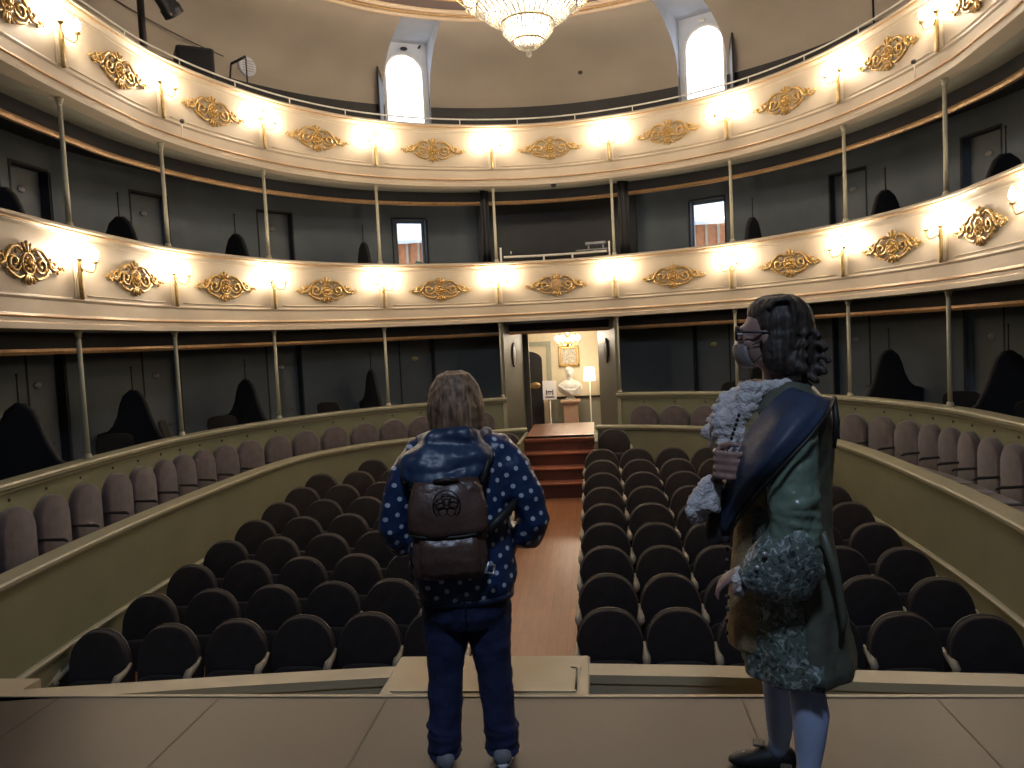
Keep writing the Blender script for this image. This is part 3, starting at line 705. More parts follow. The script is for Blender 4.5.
# sign stand
g=empty('sign_stand',(-.42,17.2,LZ),0,'white notice on a slim stand left of the bust in the lobby','sign')
mb=MB(); mb.lathe([(.13,0),(.13,.015),(.02,.03),(.012,.05),(.012,1.05)]); mb.build('stand','white_paint',g)
mb=MB(); mb.bbox((0,-.02,1.27),(.30,.02,.42),.004); mb.build('board','paper',g)
mb=MB(); 
for x in(-.07,.07): mb.box((x,-.033,1.22),(.025,.004,.12))
mb.box((0,-.033,1.24),(.10,.004,.03)); mb.tube([(-.04,-.033,1.22),(0,-.033,1.18),(.04,-.033,1.22)],.008,5); mb.box((0,-.033,1.12),(.2,.004,.03)); mb.build('printed_mark','ink',g)
# floor lamp
g=empty('floor_lamp',(.47,17.2,LZ),0,'lit white floor lamp right of the bust in the lobby','lamp')
mb=MB(); mb.lathe([(.14,0),(.14,.02),(.02,.04),(.012,.06),(.012,1.48)]); mb.build('pole','white_paint',g)
mb=MB(); mb.lathe([(.13,1.45),(.10,1.74)],n=20); mb.build('lamp_shade','shade',g)
# lobby chandelier
g=empty('ceiling_lamp',(.06,16.3,1.62),0,'blazing multi-bulb ceiling lamp in the lobby behind the doorway','lamp')
mb=MB(); mb.tube([(0,0,0),(0,0,.78)],.012,8); mb.lathe([(.05,.74),(.08,.78)]); mb.lathe([(.02,-.12),(.06,-.06),(.04,0),(.06,.08),(.02,.12)]); mb.build('stem','brass',g)
for q in range(6):
    t=2*PI*q/6; c_,s_=math.cos(t),math.sin(t); mb=MB(); mb.tube([(0,0,-.04),(.12*c_,.12*s_,-.1),(.2*c_,.2*s_,-.06),(.21*c_,.21*s_,0)],.009,6); a_=mb.build('arm','brass',g)
    mb=MB(); mb.ell((.21*c_,.21*s_,.06),(.045,.045,.055),10,7); mb.build('bulb','bulb_hall',a_)

# ---- technical booth, middle tier centre
mb=MB(); sweep(mb,CH,rect(1.1,1.16,2.12,4.42),-1.2,1.2); mb.build('wall_booth_back','black',**ST)
for sg in(-1,1):
    g=empty('drape',CH.at(sg*1.16,.25,2.12),CH.ang(sg*1.1),'black drape hanging at the %s side of the technical booth'%side(sg),'curtain','black drapes of the booth')
    mb=MB(); rings=[]
    for z in(1.0,1.2,1.5,1.9,2.25):
        w=.16; rings.append([(math.sin(t)*(.012)+ (k/15-.5)*w,.06+.03*math.sin(k*1.9)+(.12*(k/15-.5)),z) for k,t in [(k,k*1.3) for k in range(16)]])
    mb.loft(rings,closed=False,caps=False); o=mb.build('cloth','black',g); s_=o.modifiers.new('s','SOLIDIFY'); s_.thickness=.01
g=empty('booth_counter',CH.at(0,.1,3.07),0,'white shelf frame over the parapet of the central booth','shelf'); O=Vector(g.location)
mb=MB(); mb.tube([Vector(CH.at(a/10,.02,3.155))-O for a in range(-9,10)],.02,4); mb.build('front_rail','white_paint',g)
for a in(-.95,-.2,.3,.95):
    p=Vector(CH.at(a,.02,3.07))-O; mb=MB(); mb.box(p+Vector((0,0,.04 if abs(a)<.5 else .12)),(.03,.03,.08 if abs(a)<.5 else .26)); mb.build('support','white_paint',g)
mb=MB(); mb.box(Vector(CH.at(0,.3,3.12))-O,(1.8,.45,.03)); mb.build('shelf_board','black',g)
g=empty('mixing_desk',CH.at(.62,.3,3.135),CH.ang(.6),'grey metal control desk standing on the booth shelf','control desk')
mb=MB(); mb.bbox((0,0,.05),(.60,.3,.10),.01); mb.build('lower_unit','chair_dark',g)
mb=MB(); 
for q in range(3): mb.bbox((0,-.155,.02+.03*q),(.56,.012,.012),.003)
mb.build('slider_strip','silver',g)
mb=MB(); mb.bbox((.05,0,.20),(.36,.12,.05),.01)
for x in(-.08,.18): mb.box((x,0,.14),(.02,.05,.08))
mb.build('lamp_bar','silver',g)
g=empty('desk_microphone',CH.at(-.75,.25,3.135),0,'small microphone with pale tip on the left of the booth shelf','microphone')
mb=MB(); mb.lathe([(.04,0),(.04,.01),(.006,.02),(.006,.1)],n=10); mb.build('stand','black_metal',g); mb=MB(); mb.ell((0,0,.12),(.014,.014,.028)); mb.build('capsule','paper',g)
# ---- small cameras on the upper balcony
for a,lab in((-6.72,'left'),(6.62,'right')):
    g=empty('mini_camera',CH.at(a,-.06,4.50),CH.ang(a),'tiny black camera on a white stem on the upper balcony lip, %s side'%lab,'camera','mini cameras on the upper balcony')
    mb=MB(); mb.tube([(0,-.02,0),(0,-.03,.17)],.008,6); mb.build('stem','white_paint',g); mb=MB(); mb.ell((0,-.035,.19),(.028,.03,.028)); mb.build('head','black',g)
g=empty('dome_sensor',CH.at(.03,-.02,4.37),0,'small dark dome under the upper balcony at the centre','sensor')
mb=MB(); mb.lathe([(.05,0),(.05,-.015),(.035,-.045),(.012,-.055)],n=14); mb.build('dome','black',g)

# ---- gallery equipment
g=empty('loudspeaker',(-4.88,10.85,5.50),.6,'black loudspeaker standing behind the left gallery rail','loudspeaker')
mb=MB(); mb.bbox((0,0,.26),(.50,.42,.55),.02); mb.build('cabinet','black',g)
mb=MB(); mb.bbox((0,-.215,.26),(.44,.01,.48),.01); mb.build('grille','black_metal',g)
mb=MB(); mb.box((0,0,-.54),(.06,.06,1.06)); mb.lathe([(.22,-1.08),(.22,-1.06),(.03,-1.02)]); mb.build('stand','black_metal',g)
g=empty('lighting_pole',(-4.87,9.55,4.5),0,'black upright lighting pole at the left gallery rail','pole')
mb=MB(); mb.tube([(0,0,0),(0,0,2.5)],.045,10); mb.lathe([(.2,0),(.2,.02),(.05,.05)]); mb.build('tube','black_metal',g)
g=empty('stage_spotlight',(-4.84,9.62,6.28),.5,'black stage spotlight clamped to the pole in the left gallery','spotlight')
R_=Matrix.Rotation(-.6,3,'Y')@Matrix.Rotation(.5,3,'X')
def rl(mb,prof,n=18):
    mb.loft([[Vector((0.22,0,0))+R_@Vector((r*math.cos(2*PI*k/n),r*math.sin(2*PI*k/n),z)) for k in range(n)] for r,z in prof])
mb=MB(); rl(mb,[(.05,.24),(.09,.2),(.12,.08),(.12,-.1),(.135,-.12),(.135,-.22),(.12,-.22),(.11,-.15)]); mb.build('housing','black_metal',g)
mb=MB(); mb.tube([(-.08,0,.12),(.05,0,.16),(.22,.15,.05)],.014,6); mb.tube([(.05,0,.16),(.22,-.15,.05)],.014,6); mb.build('yoke','black_metal',g)
g=empty('microphone_stand',(-4.5,11.35,4.5),0,'thin black boom stand behind the left gallery rail','stand')
mb=MB(); mb.tube([(-.12,-.03,1.0),(-.06,0,1.5)],.014,6); mb.tube([(-.06,0,1.5),(.16,.03,1.6)],.02,6); mb.tube([(.16,.03,1.6),(.16,.03,0)],.01,6); mb.build('boom','black_metal',g)
for q in range(3):
    t=2*PI*q/3; mb=MB(); mb.tube([(.16,.03,.3),(.16+.25*math.cos(t),.03+.25*math.sin(t),0)],.01,6); mb.build('leg','black_metal',g)
g=empty('round_vent',CH.at(-4.42,1.28,6.36),CH.ang(-4.42),'grey round vent cover on the left gallery wall','vent')
mb=MB(); mb.lathe([(0,-.03),(.14,-.03),(.16,-.01),(.16,.0)],n=24); o=mb.build('cover','niche',g); o.rotation_euler=(-PI/2,0,0)
mb=MB(); 
for q in range(5): mb.box((0,-.035,-.08+.04*q),(.2,.01,.008))
mb.build('slat','gallery_wall',g)
g=empty('wall_cable',CH.at(-7.0,1.22,6.45),0,'dark cable sagging along the left gallery wall','cable'); O=Vector(g.location)
mb=MB(); mb.tube([Vector(CH.at(-8.6+.2*i,1.2,7.0-.62*(i/19)-.05*math.sin(PI*i/19)))-O for i in range(20)],.008,6); mb.build('wire','black',g)
g=empty('hanging_spotlight',(4.42,10.9,6.35),0,'dark round spotlight on a stand in the right gallery','spotlight')
mb=MB(); mb.ell((-.1,0,.02),(.17,.14,.14)); mb.build('housing','dark_wood',g); mb=MB(); mb.tube([(0,0,0),(.02,0,-1.85)],.014,6); mb.build('pole','black_metal',g)
g=empty('black_cabinet',(4.98,9.6,4.5),-1.2,'tall black equipment case behind the right gallery rail','case')
mb=MB(); mb.bbox((0,0,.9),(.5,.45,1.8),.02); mb.build('body','black',g); mb=MB(); mb.tube([(-.2,-.26,1.0),(-.24,-.3,1.5),(-.2,-.26,1.95)],.02,6); mb.build('handle','black_metal',g)
g=empty('wall_bolt',CH.at(.42,1.2,6.62),0,'small dark round fitting on the gallery wall right of the chandelier','fitting')
mb=MB(); mb.ell((0,0,0),(.045,.04,.035)); mb.build('cap','dark_wood',g)

# ---- chandelier
g=empty('crystal_chandelier',(0,9.5,5.05),0,'blazing crystal chandelier hanging from the auditorium ceiling','chandelier')
mb=MB(); mb.tube([(0,0,.2),(0,0,2.14)],.02,8); mb.lathe([(.02,1.95),(.12,2.05),(.16,2.14)],n=16); mb.build('stem','brass',g)
for r,z in((.19,.19),(.31,.40),(.60,.60),(.74,.80),(.4,1.25),(.2,1.6)):
    mb=MB(); mb.tube([(r*math.cos(2*PI*k/36),r*math.sin(2*PI*k/36),z) for k in range(36)],.014,6,closed=True); mb.build('ring','brass',g)
def bead_chain(mb,pts,n,r):
    for i in range(n):
        t=i/(n-1)*(len(pts)-1); k=min(int(t),len(pts)-2); f=t-k; p=Vector(pts[k])*(1-f)+Vector(pts[k+1])*f
        vs=[p+Vector(q)*r for q in((0,0,1.3),(1,0,0),(0,1,0),(-1,0,0),(0,-1,0),(0,0,-1.3))]; mb.add(vs,[(0,1,2),(0,2,3),(0,3,4),(0,4,1),(5,2,1),(5,3,2),(5,4,3),(5,1,4)],False)
mb=MB()
N_=40
for k in range(N_):
    t=2*PI*k/N_; c_,s_=math.cos(t),math.sin(t)
    bead_chain(mb,[(.31*c_,.31*s_,.40),(.29*c_,.29*s_,.30),(.19*c_,.19*s_,.19)],9,.017)
    bead_chain(mb,[(.60*c_,.60*s_,.60),(.50*c_,.50*s_,.50),(.31*c_,.31*s_,.40)],13,.019)
    bead_chain(mb,[(.76*c_,.76*s_,.80),(.74*c_,.74*s_,.68),(.60*c_,.60*s_,.60)],9,.02)
    bead_chain(mb,[(.74*c_,.74*s_,.80),(.5*c_,.5*s_,.95),(.4*c_,.4*s_,1.25),(.3*c_,.3*s_,1.42),(.2*c_,.2*s_,1.6)],26,.015)
    if k%2==0: bead_chain(mb,[(.19*c_,.19*s_,.19),(.12*c_,.12*s_,.13),(.05*c_,.05*s_,.10)],8,.015)
mb.build('crystal_strands','crystal',g,kind='stuff')
mb=MB(); mb.lathe([(.004,-.0),(.03,.02),(.035,.05),(.02,.075),(.05,.09),(.07,.12),(.03,.15)],n=12); mb.build('finial','crystal',g)
mb=MB(); mb.lathe([(.02,.14),(.17,.2),(.27,.32),(.29,.42)],n=24); mb.build('bowl','crystal',g)
mb=MB(); mb.loft([[Vector((r*math.cos(2*PI*q/60)*(1+.02*(q%2)),r*math.sin(2*PI*q/60)*(1+.02*(q%2)),z)) for q in range(60)] for r,z in((.29,.40),(.48,.50),(.58,.60),(.72,.68),(.74,.79))],caps=False); mb.build('crystal_skirt','crystal',g)
for k in range(16):
    t=2*PI*k/16; c_,s_=math.cos(t),math.sin(t)
    mb=MB(); mb.tube([(.55*c_,.55*s_,.62),(.74*c_,.74*s_,.66),(.83*c_,.83*s_,.74),(.84*c_,.84*s_,.84)],.009,6); mb.lathe([(.01,.83),(.035,.85),(.012,.87)],c=(.84*c_,.84*s_,0),n=8); a_=mb.build('arm','brass',g)
    mb=MB(); mb.lathe([(.012,.87),(.028,.9),(.03,.93),(.02,.965),(.002,1.0)],c=(.84*c_,.84*s_,0),n=8); mb.build('bulb','bulb_big',a_)
for k in range(14):
    t=2*PI*(k+.5)/7; rr_,zz_=(.14,.36) if k<7 else (.42,.66); mb=MB(); mb.ell((rr_*math.cos(t),rr_*math.sin(t),zz_),(.035,.035,.045),8,6); mb.build('inner_bulb','bulb_big',g)

# ---- outside the middle tier windows
g=empty('neighbouring_building',(0,24,2.0),0,'pale roofed house with orange facade seen through the middle tier door windows','building')
mb=MB(); mb.box((0,.5,.475),(14,1,4.85)); mb.build('facade','orange_brick',g)
mb=MB()
for q in range(40): mb.box((-6.8+q*.35,-.04,2.5),(.07,.08,.7))
mb.build('pilaster','cream',g,kind='stuff')
mb=MB(); mb.add([(-7.3,-.4,2.9),(7.3,-.4,2.9),(6,2.6,4.3),(-6,2.6,4.3),(-7.3,-.4,2.8),(7.3,-.4,2.8)],[(0,1,2,3),(4,5,1,0)],False); mb.build('roof','roof_pale',g)
for i,(x,y,s_) in enumerate(((-5.35,21.3,.58),(-4.1,21.6,.55),(-2.9,21.2,.5),(2.9,21.2,.52),(4.05,21.5,.55),(5.2,21.3,.55))):
    g=empty('tree',(x,y,.05),0,'dark leafy tree outside, %s from the left behind the middle tier windows'%ORD[i],'tree','trees outside the windows')
    mb=MB(); mb.tube([(0,0,0),(.05,0,2.9)],[.12,.06],8); mb.build('trunk','dark_wood',g)
    mb=MB()
    for q in range(260):
        v=Vector((random.gauss(0,1),random.gauss(0,1),random.gauss(0,1))).normalized()*s_*random.uniform(.5,1); c_=Vector((0,0,3.35))+v; n_=Vector((random.uniform(-1,1),random.uniform(-1,1),random.uniform(-1,1))).normalized()*.12; u=n_.orthogonal()*1.0
        mb.add([c_-n_,c_+u,c_+n_,c_-u],[(0,1,2,3)],False)
    mb.ell((0,0,3.35),(s_*.8,s_*.8,s_*.8)); mb.build('foliage','leaves',g)
mb=MB(); mb.box((0,25,-.0),(30,14,.1)); mb.build('ground_outside','under',**ST)

# ---- shell: stage house and proscenium
for nm,c,d in(('wall_stage_back',(0,-4.05,3.8),(13,.1,9.6)),('wall_stage_left',(-6.5,-.2,3.8),(.1,7.8,9.6)),('wall_stage_right',(6.5,-.2,3.8),(.1,7.8,9.6)),
    ('wall_proscenium_left',(-5.45,3.55,3.8),(2.5,.12,9.6)),('wall_proscenium_right',(5.45,3.55,3.8),(2.5,.12,9.6)),('wall_proscenium_top',(0,3.55,7.9),(8.6,.12,1.4))):
    mb=MB(); mb.box(c,d); mb.build(nm,'box_wall',**ST)
mb=MB(); mb.box((0,-.2,8.62),(13,7.8,.1)); mb.build('ceiling_stage','box_dark',**ST)
# outer envelope behind the tier walls
mb=MB(); sweep(mb,CH,rect(1.5,1.6,7.3,8.7),-LMAX,LMAX); 
for a0,a1 in seg: sweep(mb,CH,rect(1.46,1.6,4.3,7.36),a0,a1)
mb.build('wall_outer','box_wall',**ST)
mb=MB(); mb.add([(-7,3.5,8.68),(7,3.5,8.68),(7,16.5,8.68),(-7,16.5,8.68),(-7,3.5,8.75),(7,3.5,8.75),(7,16.5,8.75),(-7,16.5,8.75)],[(0,1,2,3),(4,7,6,5),(0,4,5,1),(2,6,7,3),(1,5,6,2),(0,3,7,4)],False); mb.build('ceiling_roof','box_dark',**ST)
mb=MB(); mb.box((0,9,-1.7),(13,16,.1)); mb.build('floor_foundation','box_dark',**ST)

#PEOPLE-BEGIN
# ------------------------------------------------------------------ people
def ering(cx,cy,hx,hy,z,n=28,e=2.0,wob=0,ph=0,k=0):
    out=[]
    for i in range(n):
        t=2*PI*i/n; c,s_=math.cos(t),math.sin(t); f=1+wob*math.sin(k*t+ph)
        out.append(Vector((cx+hx*f*math.copysign(abs(c)**(2/e),c),cy+hy*f*math.copysign(abs(s_)**(2/e),s_),z)))
    return out
def hand(mb,w,d,pn,thumb,curl=.5,s=1.0):
    """w wrist, d pointing direction, pn palm normal, thumb = side vector sign"""
    d=Vector(d).normalized(); pn=Vector(pn); pn=(pn-d*pn.dot(d)).normalized(); sd=d.cross(pn)*thumb; w=Vector(w)
    pal=[]
    for u,wd,th in((-.02,.024,.020),(.015,.032,.019),(.05,.040,.017),(.085,.042,.014),(.095,.038,.009)):
        c=w+d*u*s; pal.append([c+sd*(wd*s*math.cos(2*PI*q/12))+pn*(th*s*math.sin(2*PI*q/12)) for q in range(12)])
    mb.loft(pal)
    for i,(off,l) in enumerate(((.031,.072),(.010,.080),(-.011,.074),(-.031,.058))):
        p=w+d*.082*s+sd*off*s; pts=[p]; a=0
        for q,f in enumerate((.45,.32,.25)):
            a+=curl*(.45+.35*q)*(1+.08*i); dd=d*math.cos(a)+pn*math.sin(a); p=p+dd*l*f*s; pts.append(p)
        mb.tube(pts,[.0095*s,.009*s,.008*s,.0065*s],8)
    t0=w+d*.02*s+sd*.026*s; mb.tube([t0,t0+(d*.5+sd*.8+pn*.25).normalized()*.035*s,t0+(d*.5+sd*.8+pn*.25).normalized()*.035*s+(d*.85+sd*.25+pn*.4).normalized()*.03*s,t0+(d*.5+sd*.8+pn*.25).normalized()*.035*s+(d*.85+sd*.15+pn*.6).normalized()*.052*s],[.013*s,.011*s,.0095*s,.007*s],8)
def head(mb,c,s,face):
    """face: unit vector the face looks along; c = skull centre"""
    f=Vector(face).normalized(); up=Vector((0,0,1)); r=f.cross(up); c=Vector(c)
    R=Matrix((r,f,up)).transposed()
    def E(p,rad): mb.ell(c+R@(Vector(p)*s),[x*s for x in rad],14,10,R)
    E((0,-.012,.02),(.076,.095,.095)); E((0,.03,-.035),(.058,.058,.075)); E((0,.055,-.085),(.028,.026,.024)); E((0,.02,-.075),(.048,.05,.035))
    E((0,.078,.03),(.045,.018,.014)); E((0,.088,-.012),(.012,.020,.024)); E((0,.1,-.026),(.014,.014,.011))
    E((0,.082,-.056),(.024,.010,.006)); E((0,.08,-.064),(.021,.010,.006))
    for q in(-1,1): E((q*.032,.074,.005),(.014,.010,.009)); E((q*.075,-.005,-.01),(.010,.020,.032)); E((q*.04,.06,-.02),(.02,.02,.02))
    mb.tube([c+R@Vector((0,-.02,-.06))*s,c+R@Vector((0,-.03,-.13))*s,c+R@Vector((0,-.035,-.2))*s],[.055*s,.052*s,.062*s],12)

# --- woman seen from behind
W=empty('person',(.085,3.04,0),math.radians(9),'person with short blond hair in navy polka-dot jacket, brown backpack and jeans, seen from behind','person')
mb=MB(); head(mb,(0,.035,1.475),.96,(-.15,1,.12))
mb.loft([ering(0,.0,.12,.09,.80),ering(0,0,.13,.10,.9),ering(0,0,.12,.09,1.05),ering(0,0,.14,.09,1.2),ering(0,0,.11,.07,1.30),ering(0,.01,.05,.05,1.36)])
for s in(-1,1):
    mb.tube([(s*.08,0,.86),(s*.085,0,.65),(s*.095,.01,.45),(s*.10,.0,.25),(s*.105,-.01,.06)],[.085,.075,.05,.045,.035],12)
    mb.ell((s*.108,.05,.035),(.035,.10,.028))
    mb.tube([(s*.13,0,1.27),(s*.22,-.01,1.16),(s*.29,.0,1.03),(s*.22,.13,.91),(s*.11,.205,.92)],[.045,.04,.035,.03,.024],10)
    hand(mb,(s*.105,.205,.92),(-s*.8,.35,-.1),(0,-1,0),1 if s>0 else 1,.5,.95)
organic(mb,'body','skin',W,.0075,2)
# jacket
mb=MB()
mb.loft([ering(0,-.01,.195,.15,.71,e=2.3),ering(0,-.01,.208,.165,.76,e=2.3),ering(0,-.005,.212,.16,.88,e=2.3),ering(0,0,.198,.145,1.0,e=2.3),ering(0,0,.20,.145,1.12,e=2.3),ering(0,0,.205,.14,1.22,e=2.3),ering(0,.0,.185,.125,1.30),ering(0,.01,.125,.10,1.365),ering(0,.02,.07,.07,1.41)])
for s in(-1,1):
    k=1 if s>0 else .93
    mb.tube([(s*.07,0,1.315),(s*.14,0,1.285),(s*.215*k,-.01,1.2),(s*.265*k,-.02,1.10),(s*.295*k,-.015,1.0),(s*.265*k,.04,.92),(s*.215*k,.13,.90),(s*.165*k,.19,.915),(s*.12,.20,.92)],[.06,.082,.082,.072,.068,.064,.058,.055,.048],14)
organic(mb,'jacket','polka',W,.011,5,.022,.09)
mb=MB(); mb.loft([ering(0,-.01,.198,.153,.70,e=2.3),ering(0,-.01,.200,.156,.725,e=2.3)]); mb.build('jacket_hem','jacket_plain',W)
mb=MB()
for s in(-1,1): mb.tube([(s*.12,.20,.92),(s*.105,.203,.92)],[.05,.046],14)
mb.build('cuffs','jacket_plain',W)
# hood
mb=MB(); mb.ell((-.055,-.10,1.275),(.175,.10,.075)); mb.ell((-.10,-.12,1.25),(.13,.09,.07)); mb.ell((.03,-.10,1.28),(.12,.08,.07)); mb.ell((-.02,-.05,1.34),(.125,.085,.06)); mb.tube([(-.14,.02,1.33),(-.08,-.10,1.35),(.03,-.11,1.36),(.12,.02,1.34)],[.04,.05,.05,.04],10)
mb.tube([(-.21,-.14,1.235),(-.12,-.19,1.205),(-.03,-.2,1.20),(.06,-.17,1.225),(.11,-.12,1.26)],[.03,.035,.035,.03,.02],8)
organic(mb,'hood','hood_cloth',W,.010,4,.025,.07)
# hair
mb=MB(); mb.ell((0,.015,1.505),(.098,.112,.108)); mb.ell((0,-.02,1.455),(.103,.100,.11)); mb.ell((-.0,-.035,1.405),(.104,.075,.065)); mb.ell((.0,.05,1.545),(.078,.08,.062))
for i in range(30):
    t=PI*(.02+.96*i/29); x=-.100*math.cos(t); y=-.015-.094*math.sin(t)
    mb.tube([(x*.22,y*.25+.01,1.612),(x*.60,y*.62+.01,1.590),(x*.88,y*.9+.01,1.545),(x*1.03,y,1.47),(x*.98,y*.98-.002,1.395),(x*.86,y*.88,1.35+.012*math.sin(i*2.3))],[.008,.013,.015,.015,.013,.006],6)
organic(mb,'hair','hair',W,.0065,1,.008,.03)
# jeans
mb=MB(); mb.loft([ering(0,-.01,.175,.135,.80),ering(0,-.015,.182,.15,.72),ering(0,-.01,.178,.14,.64),ering(0,0,.165,.12,.585)])
for s in(-1,1):
    x0=.095
    P=[(s*.088,-.005,.66),(s*.092,0,.50),(s*.098,.005,.40),(s*.105,.0,.28),(s*.112,-.01,.16),(s*.118,-.01,.10),(s*.118,-.005,.045)]
    mb.tube(P,[.096,.086,.074,.070,.066,.070,.060],16)
    for q,z in enumerate((.055,.085,.12,.16)): mb.tube([(s*.118+.066*math.cos(t),-.01+.066*math.sin(t),z+.014*math.sin(t*1.0+q*1.7)) for t in [2*PI*i/14 for i in range(14)]],.009,6,closed=True)
organic(mb,'jeans','jeans',W,.009,3,.016,.07)
mb=MB(); mb.tube([(0,-.168,.78),(0,-.165,.70),(0,-.14,.62)],.004,5); mb.build('back_seam','jacket_plain',W)
for s in(-1,1):
    x=s*.122; 
    mb=MB(); mb.loft([ering(x+s*.01*k,y,w,.012,z,16) for k,y,w,z in()] or [[Vector((x+s*.10*(yy)+ww*math.cos(2*PI*q/14),yy,.045+hh*math.sin(2*PI*q/14))) for q in range(14)] for yy,ww,hh in((-.09,.02,.02),(-.075,.036,.036),(-.03,.042,.045),(.05,.045,.04),(.12,.047,.03),(.165,.036,.02),(.18,.015,.01))]); sh=mb.build('shoe','shoe_grey',W)
    mb=MB(); mb.loft([[Vector((x+s*.10*(yy)+ww*math.cos(2*PI*q/14),yy,z)) for q,yy,ww in [(q,.045+.14*math.sin(2*PI*q/14),.046+.0*q) for q in range(14)]] for z in(.002,.024)]); mb.build('sole','sole_white',sh)
# backpack
B=empty('backpack',(0,0,0),0,'brown leather backpack with flap and round emblem worn by the person in the polka-dot jacket','backpack')
B.location=W.location; W.scale=(.985,.985,.985); B.scale=W.scale; B.rotation_euler=W.rotation_euler
def rr(cx,cy,hx,hy,z,e=4): return ering(cx,cy,hx,hy,z,24,e)
mb=MB(); mb.loft([rr(-.045,-.195,.11,.04,.835),rr(-.045,-.20,.135,.055,.85),rr(-.045,-.203,.143,.062,.90),rr(-.045,-.20,.140,.06,.99),rr(-.045,-.20,.136,.052,1.10),rr(-.045,-.20,.135,.045,1.18),rr(-.045,-.20,.10,.03,1.21)])
organic(mb,'main_bag','leather',B,.009,4,.012,.06)
mb=MB(); mb.loft([rr(-.045,-.245,.09,.018,.845),rr(-.045,-.255,.11,.032,.87),rr(-.045,-.260,.115,.038,.92),rr(-.045,-.255,.110,.032,.98),rr(-.045,-.252,.11,.02,1.005)])
organic(mb,'front_pocket','leather',B,.008,4,.01,.05)
mb=MB(); vs=[]; nx,nz=14,8
for j in range(nz+1):
    t=j/nz; z=1.215-.195*t; hw=.118+.028*min(1,t*2)
    for i in range(nx+1):
        u=-1+2*i/nx; vs.append((-.045+hw*u,-.20-.075*min(1,math.sqrt(t*1.6+.02))+.03*abs(u)**4-.006*math.sin(5*u+3*t),z-.012*(1-u*u)*t))
mb.add(vs,[(j*(nx+1)+i,j*(nx+1)+i+1,(j+1)*(nx+1)+i+1,(j+1)*(nx+1)+i) for j in range(nz) for i in range(nx)]); o=mb.build('flap','leather',B); s_=o.modifiers.new('s','SOLIDIFY'); s_.thickness=.006; s_.offset=1
mb=MB(); mb.tube([(-.190+.29*i/12,-.278+.03*abs(i/6-1)**4,1.018-.010*(1-(i/6-1)**2)) for i in range(13)],.006,6); mb.build('flap_edge','black',B)
em=MB()
for q in range(5):
    t=PI/2+2*PI*q/5; em.tube([(-.045+.026*math.cos(t)+.017*math.cos(a),-.283,1.13+.026*math.sin(t)+.017*math.sin(a)) for a in [2*PI*k/12 for k in range(12)]],.0028,5,closed=True)
em.tube([(-.045+.05*math.cos(a),-.281,1.13+.055*math.sin(a)) for a in [2*PI*k/24 for k in range(24)]],.003,5,closed=True); em.build('emblem','leather_dark',B)
mb=MB(); mb.tube([(-.10,-.20,1.19),(-.085,-.235,1.212),(-.045,-.25,1.218),(-.005,-.235,1.212),(.01,-.20,1.19)],.009,7); mb.build('carry_handle','leather_dark',B)
mb=MB(); mb.tube([(.10,-.19,1.00),(.15,-.16,1.04),(.20,-.12,1.075),(.235,-.03,1.10)],[.018,.02,.016,.012],8); mb.build('strap','black',B)
mb=MB(); mb.tube([(.09,-.19,1.19),(.125,-.13,1.28),(.12,0,1.345),(.12,.12,1.28),(.13,.17,1.1),(.14,.10,.92)],[.011,.011,.010,.011,.010,.008],8); mb.build('strap','black',B)
mb=MB(); mb.tube([(-.18,-.19,1.19),(-.16,-.13,1.28),(-.13,0,1.345),(-.12,.12,1.28),(-.14,.17,1.1),(-.15,.10,.92)],[.011,.011,.010,.011,.010,.008],8); mb.build('strap','black',B)
mb=MB(); mb.tube([(.085,-.25,.86),(.10,-.26,.90),(.12,-.235,.88),(.115,-.24,.85)],.006,6,closed=True); mb.build('buckle','silver',B)
mb=MB(); 
for z in(.93,.98): mb.tube([(-.19,-.2,z-.1),(-.2,-.22,z-.04),(-.195,-.2,z)],.004,5)
mb.build('cord','leather_dark',B)

# --- costumed figure in profile facing left
Mn=empty('person',(1.315,2.90,0),math.radians(-12.7),'person in green brocade period coat, dark curled wig, white ruffles and stockings, facing left','person')
mb=MB(); head(mb,(-.05,.0,1.672),1.03,(-1,.06,-.06))
mb.loft([ering(.0,0,.10,.14,.70),ering(0,0,.11,.15,.85),ering(0,0,.10,.14,1.0),ering(0,0,.11,.16,1.2),ering(.01,0,.10,.16,1.36),ering(.02,0,.06,.08,1.45),ering(.01,0,.05,.055,1.5)])
LEG=[((.045,-.075),(-.0,0)),((-.055,.085),(0,0))]
for (x,y),_ in LEG:
    mb.tube([(x*.6,y,.82),(x*.8,y,.6),(x,y,.45),(x+.005,y,.32),(x,y,.1),(x,y,.06)],[.085,.07,.05,.052,.033,.033],12); mb.ell((x-.05,y,.04),(.11,.035,.03))
mb.tube([(.02,-.16,1.38),(.015,-.22,1.2),(.01,-.245,1.03),(-.08,-.25,.94),(-.14,-.25,.885)],[.05,.045,.038,.033,.026],10)
hand(mb,(-.14,-.25,.885),(-.8,-.05,-.5),(.45,.1,-.9),1,.55,1.0)
mb.tube([(.02,.16,1.38),(-.08,.26,1.2),(-.16,.24,1.08),(-.235,.03,1.10),(-.245,-.10,1.145),(-.238,-.15,1.165)],[.05,.045,.038,.033,.028,.026],10)
